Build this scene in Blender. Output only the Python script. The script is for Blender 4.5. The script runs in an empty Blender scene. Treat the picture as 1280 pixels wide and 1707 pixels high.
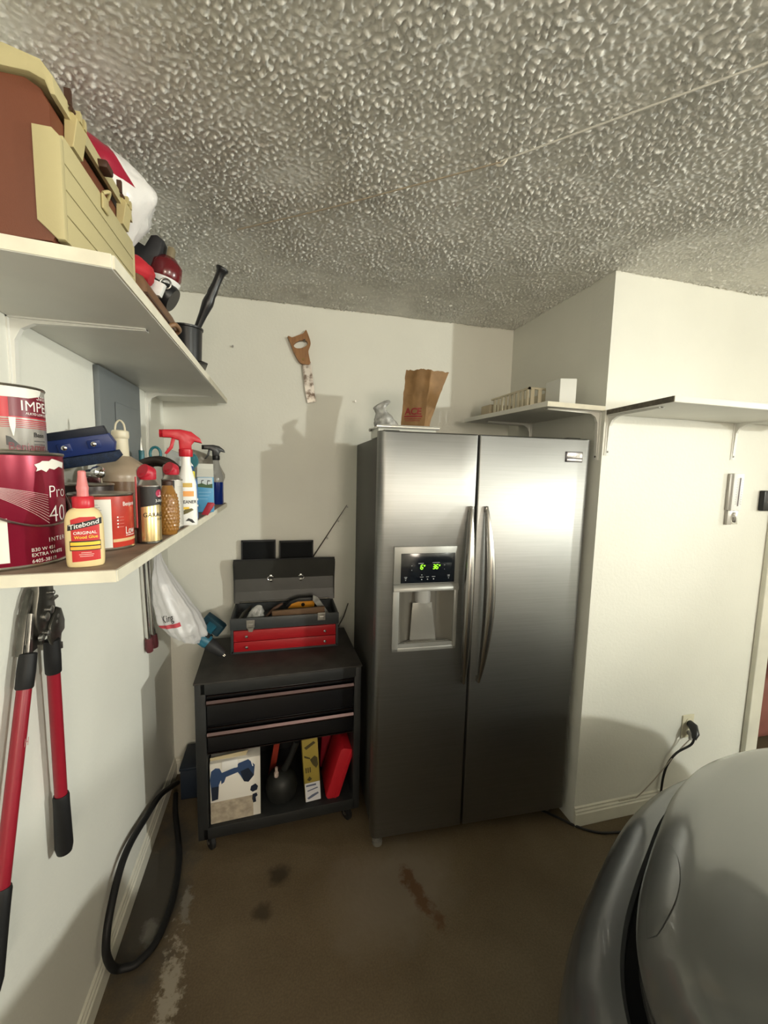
import bpy, bmesh, math, random
import numpy as np
from mathutils import Vector, Matrix, noise

random.seed(7)
SC = bpy.context.scene
COL = SC.collection

# ------------------------------------------------------------------ camera
cam_d = bpy.data.cameras.new('camera')
cam = bpy.data.objects.new('camera', cam_d)
COL.objects.link(cam)
SC.camera = cam
F_PX, YAW, PITCH, ROLL = 679.15, 0.2496, 0.1047, 0.0232
CAM = Vector((0.5396, -2.1723, 1.6019))
cy_, sy_, cp_, sp_ = math.cos(YAW), math.sin(YAW), math.cos(PITCH), math.sin(PITCH)
fwd = Vector((sy_*cp_, cy_*cp_, -sp_))
rgt = Vector((cy_, -sy_, 0))
upv = rgt.cross(fwd)
r2 = rgt*math.cos(ROLL) + upv*math.sin(ROLL)
u2 = upv*math.cos(ROLL) - rgt*math.sin(ROLL)
cam.matrix_world = Matrix(((r2.x, u2.x, -fwd.x, CAM.x), (r2.y, u2.y, -fwd.y, CAM.y), (r2.z, u2.z, -fwd.z, CAM.z), (0, 0, 0, 1)))
cam_d.sensor_fit = 'VERTICAL'
cam_d.sensor_height = 24.0
cam_d.lens = F_PX / 1707.0 * 24.0
cam_d.clip_start = 0.02

# ------------------------------------------------------------------ world, lights, exposure
w = bpy.data.worlds.new('world')
SC.world = w
w.use_nodes = True
w.node_tree.nodes['Background'].inputs[0].default_value = (1.0, 0.86, 0.68, 1)
w.node_tree.nodes['Background'].inputs[1].default_value = 0.02


def lamp(name, loc, power, color, size, kind='POINT'):
    d = bpy.data.lights.new(name, kind)
    d.energy = power
    d.color = color
    d.shadow_soft_size = size
    o = bpy.data.objects.new(name, d)
    o.location = loc
    COL.objects.link(o)
    return o


lamp('ceiling_lamp', (3.99, -5.0, 2.22), 360, (0.985, 1.0, 0.90), 0.06)      # the garage's ceiling lamp, behind and right of the camera
sl_ = lamp('left_wall_fill_spot', (5.6, -2.3, 1.72), 580, (0.98, 1.0, 0.92), 0.05, 'SPOT')   # unseen spot added beyond the car, narrow cone to brighten the left wall
sl_.data.spot_size = math.radians(43)
sl_.data.spot_blend = 0.8
sl_.rotation_euler = (Vector((0.0, -1.45, 1.45))-Vector((5.6, -2.3, 1.72))).to_track_quat('-Z', 'Y').to_euler()
lamp('warm_fill_light', (1.3, -5.2, 1.98), 168, (1.0, 0.87, 0.72), 0.30)        # soft warm fill light added behind the camera to lift the shadows
SC.view_settings.view_transform = 'Standard'
SC.view_settings.look = 'None'
SC.view_settings.gamma = 1.0
SC.view_settings.use_curve_mapping = False
SC.view_settings.exposure = -0.13

# ------------------------------------------------------------------ materials
MATS = {}


def mat(name, col, rough=0.6, metal=0.0, var=0.0, vscale=8.0, bump=0.0, bscale=120.0, coat=0.0, trans=0.0, alpha=1.0, emit=0.0,
        ior=1.45, spec=0.5, aniso=0.0, col2=None, stretch=None, vlo=0.35, vhi=0.65, detail=4.0, bdist=0.002, thin=False, sub=0.0):
    if name in MATS:
        return MATS[name]
    m = bpy.data.materials.new(name)
    m.use_nodes = True
    nt = m.node_tree
    b = nt.nodes['Principled BSDF']
    c = (col[0], col[1], col[2], 1)
    b.inputs['Base Color'].default_value = c
    b.inputs['Roughness'].default_value = rough
    b.inputs['Metallic'].default_value = metal
    b.inputs['Coat Weight'].default_value = coat
    b.inputs['Coat Roughness'].default_value = 0.06
    b.inputs['Transmission Weight'].default_value = trans
    b.inputs['IOR'].default_value = ior
    b.inputs['Alpha'].default_value = alpha
    b.inputs['Specular IOR Level'].default_value = spec
    b.inputs['Anisotropic'].default_value = aniso
    if sub:
        b.inputs['Subsurface Weight'].default_value = sub
        b.inputs['Subsurface Radius'].default_value = (0.01, 0.008, 0.005)
    if emit:
        b.inputs['Emission Color'].default_value = c
        b.inputs['Emission Strength'].default_value = emit
    tc = nt.nodes.new('ShaderNodeTexCoord')
    src = tc.outputs['Object']
    if stretch:
        mp = nt.nodes.new('ShaderNodeMapping')
        mp.inputs['Scale'].default_value = stretch
        nt.links.new(src, mp.inputs['Vector'])
        src = mp.outputs['Vector']
    if var > 0 or col2:
        n = nt.nodes.new('ShaderNodeTexNoise')
        n.inputs['Scale'].default_value = vscale
        n.inputs['Detail'].default_value = detail
        nt.links.new(src, n.inputs['Vector'])
        rp = nt.nodes.new('ShaderNodeValToRGB')
        c2 = col2 or tuple(max(0, x*(1-var)) for x in col)
        rp.color_ramp.elements[0].position = vlo
        rp.color_ramp.elements[1].position = vhi
        rp.color_ramp.elements[0].color = (c2[0], c2[1], c2[2], 1)
        rp.color_ramp.elements[1].color = c
        nt.links.new(n.outputs['Fac'], rp.inputs['Fac'])
        nt.links.new(rp.outputs['Color'], b.inputs['Base Color'])
    if bump > 0:
        n2 = nt.nodes.new('ShaderNodeTexNoise')
        n2.inputs['Scale'].default_value = bscale
        n2.inputs['Detail'].default_value = 3
        nt.links.new(src, n2.inputs['Vector'])
        bp = nt.nodes.new('ShaderNodeBump')
        bp.inputs['Strength'].default_value = bump
        bp.inputs['Distance'].default_value = bdist
        nt.links.new(n2.outputs['Fac'], bp.inputs['Height'])
        nt.links.new(bp.outputs['Normal'], b.inputs['Normal'])
    MATS[name] = m
    return m


WALL = mat('wall_paint', (0.77, 0.765, 0.695), 0.55, var=0.05, vscale=2.5, bump=0.25, bscale=90, bdist=0.003)
CEIL = mat('popcorn_ceiling', (0.85, 0.84, 0.79), 0.9, var=0.08, vscale=30, bump=0.35, bscale=75, bdist=0.006)
TRIM = mat('trim_paint', (0.74, 0.72, 0.62), 0.4, var=0.08, vscale=9)
SHELFM = mat('shelf_paint', (0.74, 0.73, 0.67), 0.45, var=0.06, vscale=6, bump=0.1, bscale=40)
SHELFTOP = mat('dusty_shelf_top', (0.36, 0.27, 0.20), 0.7, var=0.45, vscale=14)
EDGE = mat('raw_edge', (0.78, 0.735, 0.60), 0.5, var=0.12, vscale=20)
BRKT = mat('bracket_paint', (0.74, 0.73, 0.68), 0.4)
BLACK = mat('black_plastic', (0.012, 0.012, 0.013), 0.35)
BLACKM = mat('black_matte', (0.018, 0.018, 0.02), 0.6, bump=0.1, bscale=300)
RUBBER = mat('black_rubber', (0.009, 0.009, 0.0095), 0.55, spec=0.35)
DGREY = mat('dark_grey', (0.06, 0.06, 0.062), 0.5)
CHROME = mat('chrome', (0.75, 0.74, 0.72), 0.18, 1.0)
STEEL = mat('steel', (0.45, 0.44, 0.42), 0.35, 1.0, var=0.25, vscale=40)
DSTEEL = mat('dark_steel', (0.13, 0.125, 0.11), 0.35, 0.9, var=0.3, vscale=30)
WHITE = mat('white_plastic', (0.80, 0.80, 0.78), 0.35)
WHITEP = mat('white_print', (0.82, 0.80, 0.76), 0.5)
BLACKP = mat('black_print', (0.015, 0.014, 0.014), 0.5)
REDP = mat('red_print', (0.55, 0.02, 0.03), 0.45)
REDPL = mat('red_plastic', (0.50, 0.012, 0.025), 0.35)
YELP = mat('yellow_print', (0.85, 0.55, 0.05), 0.45)

# ------------------------------------------------------------------ mesh helpers
ORG = {}


class MB:
    """collects shapes into one mesh"""

    def __init__(self, T=None):
        self.v, self.f = [], []
        self.T = T

    def add(self, vs, fs, T=None):
        o = len(self.v)
        for p in vs:
            p = Vector(p)
            if T is not None:
                p = T @ p
            if self.T is not None:
                p = self.T @ p
            self.v.append(p)
        self.f += [tuple(i+o for i in q) for q in fs]
        return self

    def bm(self, bm, T=None):
        bm.verts.index_update()
        vs = [x.co.copy() for x in bm.verts]
        fs = [tuple(x.index for x in q.verts) for q in bm.faces]
        bm.free()
        return self.add(vs, fs, T)

    def box(self, a, b, bev=0.0, seg=2, T=None):
        a = Vector(a); b = Vector(b)
        lo = Vector((min(a.x, b.x), min(a.y, b.y), min(a.z, b.z)))
        hi = Vector((max(a.x, b.x), max(a.y, b.y), max(a.z, b.z)))
        bm = bmesh.new()
        bmesh.ops.create_cube(bm, size=1)
        for q in bm.verts:
            q.co = Vector((lo[i] + (q.co[i]+0.5)*(hi[i]-lo[i]) for i in range(3)))
        if bev > 0:
            bmesh.ops.bevel(bm, geom=bm.edges[:], offset=bev, segments=seg, profile=0.5, affect='EDGES')
        return self.bm(bm, T)

    def prism(self, pts, h0, h1, plane='XZ', bev=0.0, T=None, seg=2):
        """2D polygon extruded along the third axis"""
        def m(p, h):
            if plane == 'XZ':
                return Vector((p[0], h, p[1]))
            if plane == 'XY':
                return Vector((p[0], p[1], h))
            return Vector((h, p[0], p[1]))
        bm = bmesh.new()
        v0 = [bm.verts.new(m(p, h0)) for p in pts]
        v1 = [bm.verts.new(m(p, h1)) for p in pts]
        n = len(pts)
        bm.faces.new(v0)
        bm.faces.new(v1[::-1])
        for i in range(n):
            bm.faces.new((v0[i], v1[i], v1[(i+1) % n], v0[(i+1) % n]))
        bmesh.ops.recalc_face_normals(bm, faces=bm.faces[:])
        if bev > 0:
            es = [e for e in bm.edges if (e.verts[0] in v0) == (e.verts[1] in v0)]
            bmesh.ops.bevel(bm, geom=es, offset=bev, segments=seg, profile=0.5, affect='EDGES')
        return self.bm(bm, T)

    def lathe(self, prof, c=(0, 0, 0), seg=32, T=None, caps=True):
        """prof: list of (r, z)"""
        vs, fs = [], []
        for r, z in prof:
            for k in range(seg):
                a = 2*math.pi*k/seg
                vs.append((c[0]+r*math.cos(a), c[1]+r*math.sin(a), c[2]+z))
        for i in range(len(prof)-1):
            for k in range(seg):
                k2 = (k+1) % seg
                fs.append((i*seg+k, i*seg+k2, (i+1)*seg+k2, (i+1)*seg+k))
        if caps:
            fs.append(tuple(range(seg))[::-1])
            fs.append(tuple((len(prof)-1)*seg+k for k in range(seg)))
        return self.add(vs, fs, T)

    def tube(self, pts, r, seg=10, T=None, closed=False, flat=1.0):
        pts = [Vector(p) for p in pts]
        n = len(pts)
        rs = r if isinstance(r, (list, tuple)) else [r]*n
        vs, fs = [], []
        prev = None
        for i in range(n):
            if closed:
                t = pts[(i+1) % n]-pts[i-1]
            else:
                t = pts[min(i+1, n-1)]-pts[max(i-1, 0)]
            t.normalize()
            if prev is None:
                a = Vector((0, 0, 1)) if abs(t.z) < 0.9 else Vector((1, 0, 0))
                x = t.cross(a).normalized()
            else:
                x = (prev - t*prev.dot(t)).normalized()
            prev = x
            y = t.cross(x)
            for k in range(seg):
                a = 2*math.pi*k/seg
                vs.append(pts[i]+x*(rs[i]*math.cos(a))+y*(rs[i]*flat*math.sin(a)))
        m = n if closed else n-1
        for i in range(m):
            j = (i+1) % n
            for k in range(seg):
                k2 = (k+1) % seg
                fs.append((i*seg+k, i*seg+k2, j*seg+k2, j*seg+k))
        if not closed:
            fs.append(tuple(range(seg))[::-1])
            fs.append(tuple((n-1)*seg+k for k in range(seg)))
        return self.add(vs, fs, T)

    def grid(self, fn, nu, nv, T=None, thick=0.0):
        """fn(u,v) -> point, u,v in 0..1"""
        vs = [Vector(fn(i/nu, j/nv)) for j in range(nv+1) for i in range(nu+1)]
        fs = [(j*(nu+1)+i, j*(nu+1)+i+1, (j+1)*(nu+1)+i+1, (j+1)*(nu+1)+i) for j in range(nv) for i in range(nu)]
        return self.add(vs, fs, T)

    def obj(self, name, m, parent=None, smooth=True, ang=40, org=None):
        if parent is not None:
            org = ORG[parent.name]
        elif org is None:
            zs = min(p.z for p in self.v)
            org = Vector((sum(p.x for p in self.v)/len(self.v), sum(p.y for p in self.v)/len(self.v), zs))
        org = Vector(org)
        me = bpy.data.meshes.new(name)
        me.from_pydata([p-org for p in self.v], [], self.f)
        if smooth:
            me.polygons.foreach_set('use_smooth', [True]*len(me.polygons))
            me.set_sharp_from_angle(angle=math.radians(ang))
        me.update()
        me.materials.append(m)
        o = bpy.data.objects.new(name, me)
        COL.objects.link(o)
        if parent is None:
            o.location = org
        else:
            o.parent = parent
        ORG[o.name] = org
        return o


def tag(o, label=None, cat=None, group=None, kind=None):
    if label:
        o['label'] = label
    if cat:
        o['category'] = cat
    if group:
        o['group'] = group
    if kind:
        o['kind'] = kind
    return o


def thing(name, loc, label, cat, group=None):
    o = bpy.data.objects.new(name, None)
    o.empty_display_size = 0.05
    o.location = loc
    COL.objects.link(o)
    ORG[o.name] = Vector(loc)
    return tag(o, label, cat, group)


def struct(name, mb, m, parent=None, smooth=False):
    o = mb.obj(name, m, parent, smooth)
    if parent is None:
        o['kind'] = 'structure'
    return o


def RZ(a, loc=(0, 0, 0)):
    return Matrix.Translation(Vector(loc)) @ Matrix.Rotation(a, 4, 'Z')


def ROT(loc, rx=0, ry=0, rz=0):
    return Matrix.Translation(Vector(loc)) @ Matrix.Rotation(rz, 4, 'Z') @ Matrix.Rotation(ry, 4, 'Y') @ Matrix.Rotation(rx, 4, 'X')


def spline(pts, n=8, closed=False):
    P = [Vector(p) for p in pts]
    out = []
    m = len(P) if closed else len(P)-1
    for i in range(m):
        if closed:
            p0, p1, p2, p3 = P[i-1], P[i], P[(i+1) % len(P)], P[(i+2) % len(P)]
        else:
            p0, p1, p2, p3 = P[max(i-1, 0)], P[i], P[i+1], P[min(i+2, len(P)-1)]
        for k in range(n):
            t = k/n
            out.append(0.5*((2*p1)+(p2-p0)*t+(2*p0-5*p1+4*p2-p3)*t*t+(3*p1-p0-3*p2+p3)*t**3))
    if not closed:
        out.append(P[-1])
    return out


# text -> mesh, mapped onto any surface by fn(u, v, w) -> world point
def lettering(parent, s, fn, size, m, bold=0.0, maxe=None, sx=1.0, align='LEFT', shear=0.0, name='lettering', spacing=1.0):
    cu = bpy.data.curves.new('txt', 'FONT')
    cu.body = s
    cu.size = 1.0
    cu.align_x = align
    cu.offset = bold
    cu.shear = shear
    cu.space_character = spacing
    cu.resolution_u = 3
    to = bpy.data.objects.new('txt', cu)
    COL.objects.link(to)
    dg = bpy.context.evaluated_depsgraph_get()
    me = bpy.data.meshes.new_from_object(to.evaluated_get(dg))
    bm = bmesh.new()
    bm.from_mesh(me)
    bpy.data.objects.remove(to)
    bpy.data.curves.remove(cu)
    bpy.data.meshes.remove(me)
    bmesh.ops.triangulate(bm, faces=bm.faces[:])
    if maxe:
        for it in range(3):
            es = [e for e in bm.edges if e.calc_length()*size > maxe]
            if not es:
                break
            bmesh.ops.subdivide_edges(bm, edges=es, cuts=1)
            bmesh.ops.triangulate(bm, faces=bm.faces[:])
    bm.verts.index_update()
    mb = MB()
    # cap height of the built-in font is about 0.73
    k = size/0.73
    mb.add([fn(q.co.x*k*sx, q.co.y*k, 0.0) for q in bm.verts], [tuple(x.index for x in q.verts) for q in bm.faces])
    bm.free()
    return mb.obj(name, m, parent, smooth=False)


def cyl_map(c, r, th0, z0, off=0.0006, tilt=0.0):
    t0 = math.radians(th0)

    def fn(u, v, w):
        uu = u
        vv = v + u*tilt
        a = t0 + uu/r
        return Vector((c[0]+(r+off+w)*math.cos(a), c[1]+(r+off+w)*math.sin(a), z0+vv))
    return fn


def plane_map(o, ux, uy, off=0.0006):
    o = Vector(o); ux = Vector(ux).normalized(); uy = Vector(uy).normalized()
    n = ux.cross(uy)

    def fn(u, v, w):
        return o+ux*u+uy*v+n*(off+w)
    return fn


def patch(parent, fn, poly, m, name='print', maxe=0.01):
    """flat print: polygon in label space mapped by fn"""
    bm = bmesh.new()
    bm.faces.new([bm.verts.new((p[0], p[1], 0)) for p in poly])
    bmesh.ops.triangulate(bm, faces=bm.faces[:])
    for it in range(5):
        es = [e for e in bm.edges if e.calc_length() > maxe]
        if not es:
            break
        bmesh.ops.subdivide_edges(bm, edges=es, cuts=1)
        bmesh.ops.triangulate(bm, faces=bm.faces[:])
    bm.verts.index_update()
    mb = MB()
    mb.add([fn(q.co.x, q.co.y, 0) for q in bm.verts], [tuple(x.index for x in q.verts) for q in bm.faces])
    bm.free()
    return mb.obj(name, m, parent, smooth=True)


def rect(x0, y0, x1, y1):
    return [(x0, y0), (x1, y0), (x1, y1), (x0, y1)]


def loft(secs, c, rot=0.0, seg=36, power=2.0, fn=None, n_in=4):
    """bottle: secs = list of (z, rx, ry) ; smooth in z"""
    mb = MB()
    S = spline([(z, rx, ry) for z, rx, ry in secs], n_in) if n_in else [Vector(s) for s in secs]
    vs, fs = [], []
    cr, sr = math.cos(rot), math.sin(rot)
    for q in S:
        for k in range(seg):
            a = 2*math.pi*k/seg
            ca, sa = math.cos(a), math.sin(a)
            x = q.y*math.copysign(abs(ca)**(2/power), ca)
            y = q.z*math.copysign(abs(sa)**(2/power), sa)
            if fn:
                x, y = fn(x, y, q.x, a)
            vs.append((c[0]+x*cr-y*sr, c[1]+x*sr+y*cr, c[2]+q.x))
    n = len(S)
    for i in range(n-1):
        for k in range(seg):
            k2 = (k+1) % seg
            fs.append((i*seg+k, i*seg+k2, (i+1)*seg+k2, (i+1)*seg+k))
    fs.append(tuple(range(seg))[::-1])
    fs.append(tuple((n-1)*seg+k for k in range(seg)))
    return mb.add(vs, fs)


def crumple(name, m, parent, secs, c, rot=0, seg=40, amp=0.01, freq=25, seed=0, power=2.0, org=None):
    """a crumpled film or paper shape lofted through sections (x, y, z, rx, ry)"""
    mb = MB()
    S = spline([(s[0], s[1], s[2]) for s in secs], 5)
    R = spline([(s[3], s[4], 0) for s in secs], 5)
    vs, fs = [], []
    for q, r in zip(S, R):
        for k in range(seg):
            a = 2*math.pi*k/seg
            ca, sa = math.cos(a), math.sin(a)
            p = Vector((math.copysign(abs(ca)**(2/power), ca)*r.x, math.copysign(abs(sa)**(2/power), sa)*r.y, 0))
            p = Matrix.Rotation(rot, 3, 'Z') @ p
            w_ = p + q
            d = noise.noise(w_*freq+Vector((seed*7.3, 0, 0)))+0.6*abs(noise.noise(w_*freq*2.1+Vector((0, seed*3.1, 5))))
            nrm = p.normalized() if p.length > 1e-6 else Vector((0, 0, 1))
            w_ = w_ + nrm*d*amp*min(1.0, p.length/0.02)
            vs.append(Vector(c)+w_)
    n = len(S)
    for i in range(n-1):
        for k in range(seg):
            k2 = (k+1) % seg
            fs.append((i*seg+k, i*seg+k2, (i+1)*seg+k2, (i+1)*seg+k))
    fs.append(tuple(range(seg))[::-1])
    fs.append(tuple((n-1)*seg+k for k in range(seg)))
    mb.add(vs, fs)
    return mb.obj(name, m, parent, smooth=True, ang=60, org=org)

# ================================================================== the setting
H = 2.41
XB, YB = 1.833, -0.737      # outer corner of the boxed-out wall on the right
XR, YN = 6.3, -6.6          # far limits of the garage
DX0, DX1, DZ = 2.893, 3.72, 2.05
# floor: concrete, brown with stains and efflorescence
FLOOR = bpy.data.materials.new('garage_concrete')
FLOOR.use_nodes = True
_nt = FLOOR.node_tree
_b = _nt.nodes['Principled BSDF']
_tc = _nt.nodes.new('ShaderNodeTexCoord')


def _noise(scale, det, rough=0.5):
    n = _nt.nodes.new('ShaderNodeTexNoise')
    n.inputs['Scale'].default_value = scale
    n.inputs['Detail'].default_value = det
    n.inputs['Roughness'].default_value = rough
    _nt.links.new(_tc.outputs['Object'], n.inputs['Vector'])
    return n.outputs['Fac']


def _ramp(src, p0, c0, p1, c1):
    r = _nt.nodes.new('ShaderNodeValToRGB')
    r.color_ramp.elements[0].position = p0
    r.color_ramp.elements[1].position = p1
    r.color_ramp.elements[0].color = (*c0, 1)
    r.color_ramp.elements[1].color = (*c1, 1)
    _nt.links.new(src, r.inputs['Fac'])
    return r.outputs['Color']


def _mix(fac, a, b):
    m = _nt.nodes.new('ShaderNodeMix')
    m.data_type = 'RGBA'
    _nt.links.new(fac, m.inputs[0])
    for s, i in ((a, 6), (b, 7)):
        if isinstance(s, tuple):
            m.inputs[i].default_value = (*s, 1)
        else:
            _nt.links.new(s, m.inputs[i])
    return m.outputs[2]


def _spot(cx, cy, rx, ry, ang=0.0, wob=0.5, scale=9.0):
    """a soft stain of its own place and outline on the slab"""
    mp = _nt.nodes.new('ShaderNodeMapping')
    mp.vector_type = 'TEXTURE'
    mp.inputs['Location'].default_value = (cx, cy, 0)
    mp.inputs['Rotation'].default_value = (0, 0, ang)
    mp.inputs['Scale'].default_value = (rx, ry, 1)
    _nt.links.new(_tc.outputs['Object'], mp.inputs['Vector'])
    le = _nt.nodes.new('ShaderNodeVectorMath')
    le.operation = 'LENGTH'
    _nt.links.new(mp.outputs['Vector'], le.inputs[0])
    n = _noise(scale, 5, 0.65)
    ad = _nt.nodes.new('ShaderNodeMath')
    ad.operation = 'MULTIPLY_ADD'
    _nt.links.new(n, ad.inputs[0])
    ad.inputs[1].default_value = wob*2
    _nt.links.new(le.outputs['Value'], ad.inputs[2])
    mr = _nt.nodes.new('ShaderNodeMapRange')
    _nt.links.new(ad.outputs[0], mr.inputs['Value'])
    mr.inputs['From Min'].default_value = 0.5+wob
    mr.inputs['From Max'].default_value = 1.05+wob
    mr.inputs['To Min'].default_value = 1.0
    mr.inputs['To Max'].default_value = 0.0
    return mr.outputs['Result']


_c = _ramp(_noise(3.0, 6, 0.6), 0.35, (0.110, 0.077, 0.041), 0.68, (0.150, 0.111, 0.065))
_f = _ramp(_noise(160, 3), 0.35, (0.82, 0.82, 0.82), 0.7, (1.1, 1.1, 1.1))
_mm = _nt.nodes.new('ShaderNodeMix'); _mm.data_type = 'RGBA'; _mm.blend_type = 'MULTIPLY'
_mm.inputs[0].default_value = 1.0
_nt.links.new(_c, _mm.inputs[6]); _nt.links.new(_f, _mm.inputs[7])
_c = _mm.outputs[2]
_c = _mix(_spot(0.96, -0.82, 0.30, 0.22, 0.3, 0.6, 6), _c, (0.165, 0.13, 0.092))
_c = _mix(_spot(1.04, -0.86, 0.035, 0.13, 0.3, 1.8, 18), _c, (0.098, 0.048, 0.019))
_c = _mix(_spot(0.53, -0.68, 0.05, 0.05, 0, 0.8, 18), _c, (0.046, 0.032, 0.017))
_c = _mix(_spot(0.47, -0.80, 0.04, 0.04, 0, 0.8, 18), _c, (0.055, 0.038, 0.02))
_c = _mix(_spot(0.075, -0.62, 0.13, 0.42, 0, 0.9, 9), _c, (0.06, 0.052, 0.042))
_c = _mix(_spot(0.205, -0.97, 0.035, 0.15, 0.08, 2.2, 34), _c, (0.33, 0.29, 0.23))
_c = _mix(_spot(0.20, -0.72, 0.02, 0.07, 0.1, 2.0, 30), _c, (0.20, 0.18, 0.15))
_c = _mix(_spot(0.10, -0.78, 0.03, 0.05, 0.1, 1.0, 26), _c, (0.16, 0.15, 0.13))
_nt.links.new(_c, _b.inputs['Base Color'])
_b.inputs['Roughness'].default_value = 0.62
_bp = _nt.nodes.new('ShaderNodeBump'); _bp.inputs['Strength'].default_value = 0.3; _bp.inputs['Distance'].default_value = 0.003
_nt.links.new(_noise(55, 5), _bp.inputs['Height']); _nt.links.new(_bp.outputs['Normal'], _b.inputs['Normal'])
m_ = MB().box((-0.15, YN-0.15, -0.1), (XR+0.15, 1.7, 0))
_fo = m_.obj('floor', FLOOR, smooth=False, org=(0, 0, 0)); _fo['kind'] = 'structure'

# popcorn ceiling: real relief over the part in view, plain slab beyond
rng = np.random.default_rng(3)
NX, NY, CX1, CY1 = 860, 690, 3.5, -2.75
fx = np.fft.fftfreq(NX, CX1/NX)[:, None]
fy = np.fft.fftfreq(NY, -CY1/NY)[None, :]
fr = np.sqrt(fx*fx+fy*fy)
spec = np.exp(-((fr-60)/32)**2)
hgt = np.fft.ifft2(np.fft.fft2(rng.standard_normal((NX, NY)))*spec).real
hgt /= hgt.std()
hgt = np.clip(hgt, 0.0, 2.0)+0.18*np.clip(hgt, -1.2, 0)
big = np.fft.ifft2(np.fft.fft2(rng.standard_normal((NX, NY)))*np.exp(-(fr/5)**2)).real
hgt = (hgt+0.216)*0.0036*(1+0.25*big/big.std())
hgt = np.clip(hgt, 0, 0.010)
hgt[0, :] = hgt[-1, :] = 0; hgt[:, 0] = hgt[:, -1] = 0
xs, ys = np.meshgrid(np.linspace(0, CX1, NX), np.linspace(0, CY1, NY), indexing='ij')
co = np.stack([xs, ys, H-hgt], -1).reshape(-1, 3)
ii = np.arange(NX*NY).reshape(NX, NY)
qs = np.stack([ii[:-1, :-1], ii[:-1, 1:], ii[1:, 1:], ii[1:, :-1]], -1).reshape(-1, 4)
me = bpy.data.meshes.new('ceiling')
base = len(co)
slab = [(CX1, 1.6, H), (XR+0.15, 1.6, H), (XR+0.15, YN-0.15, H), (-0.15, YN-0.15, H), (-0.15, CY1, H), (CX1, CY1, H),
        (-0.15, 1.6, H+0.12), (XR+0.15, 1.6, H+0.12), (XR+0.15, YN-0.15, H+0.12), (-0.15, YN-0.15, H+0.12), (0, 0, H), (-0.15, 0, H), (0, CY1, H), (-0.15, 1.6, H), (CX1, 0, H)]
sf = [(14, 0, 1, 2), (14, 2, 5), (5, 2, 3, 4), (6, 7, 8, 9), (11, 10, 12, 4), (13, 0, 14, 10, 11),
      (13, 6, 9, 3), (3, 9, 8, 2), (2, 8, 7, 1), (1, 7, 6, 13)]
verts = np.concatenate([co, np.array(slab)])
faces = [tuple(q) for q in qs.tolist()] + [tuple(i+base for i in q) for q in sf]
me.from_pydata(verts.tolist(), [], faces)
me.polygons.foreach_set('use_smooth', [True]*len(qs)+[False]*len(sf))
me.materials.append(CEIL)
co_ = bpy.data.objects.new('ceiling', me); COL.objects.link(co_); co_['kind'] = 'structure'

struct('wall_left', MB().box((-0.14, YN-0.14, 0), (0, 0.14, H)), WALL)
struct('wall_back', MB().box((0, 0, 0), (XB+0.14, 0.14, H)), WALL)
struct('wall_alcove', MB().box((XB, YB+0.12, 0), (XB+0.12, 0, H)), WALL)
wr = MB()
wr.box((XB, YB, 0), (DX0, YB+0.12, H))
wr.box((DX0, YB, DZ), (DX1, YB+0.12, H))
wr.box((DX1, YB, 0), (XR, YB+0.12, H))
struct('wall_right', wr, WALL)
struct('wall_far', MB().box((XR, YN-0.14, 0), (XR+0.14, 1.6, H)), WALL)
struct('wall_behind', MB().box((0, YN-0.14, 0), (XR, YN, H)), WALL)
hw = MB()
hw.box((2.4, 1.45, 0), (XR, 1.6, H)).box((2.3, YB+0.12, 0), (2.42, 1.6, H))
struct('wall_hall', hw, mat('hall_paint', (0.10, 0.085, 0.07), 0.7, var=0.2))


def baseboard(name, p0, p1, n):
    """profiled board from p0 to p1, standing off the wall along n"""
    prof = [(0, 0), (0.014, 0), (0.014, 0.058), (0.010, 0.063), (0.010, 0.071), (0.006, 0.077), (0.006, 0.085), (0, 0.09)]
    p0 = Vector(p0); p1 = Vector(p1); n = Vector(n)
    mb = MB()
    vs = [p+n*a+Vector((0, 0, b)) for p in (p0, p1) for a, b in prof]
    k = len(prof)
    fs = [(i, (i+1) % k, k+(i+1) % k, k+i) for i in range(k)]+[tuple(range(k))[::-1], tuple(range(k, 2*k))]
    mb.add(vs, fs)
    struct(name, mb, TRIM)


baseboard('baseboard_left', (0, -3.5, 0), (0, 0, 0), (1, 0, 0))
baseboard('baseboard_back', (0.0, 0, 0), (XB, 0, 0), (0, -1, 0))
baseboard('baseboard_right', (XB, YB, 0), (DX0-0.08, YB, 0), (0, -1, 0))

# door to the house: casing, jambs, opening
cas = MB()
cas.box((DX0-0.078, YB-0.024, 0), (DX0, YB, DZ+0.075), 0.004)
cas.box((DX0, YB-0.024, DZ), (DX1, YB, DZ+0.075), 0.004)
cas.box((DX1, YB-0.024, 0), (DX1+0.078, YB, DZ+0.075), 0.004)
cas.box((DX0, YB, 0), (DX0+0.018, YB+0.12, DZ)).box((DX1-0.018, YB, 0), (DX1, YB+0.12, DZ))
cas.box((DX0+0.018, YB, DZ-0.018), (DX1-0.018, YB+0.12, DZ))
struct('door_1', cas, TRIM)
# overhead garage door in the wall behind: four panel rows
gd = MB()
gd.box((0.5, YN, 0.0), (5.4, YN+0.045, 2.15))
gdo = struct('door_2', gd, mat('garage_door_paint', (0.72, 0.70, 0.64), 0.5))
for r_ in range(4):
    for c_ in range(8):
        struct('panel', MB().box((0.56+c_*0.606, YN+0.045, 0.05+r_*0.53), (1.06+c_*0.606, YN+0.057, 0.48+r_*0.53), 0.008), mat('garage_door_paint', (0.72, 0.70, 0.64), 0.5), gdo)

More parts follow.
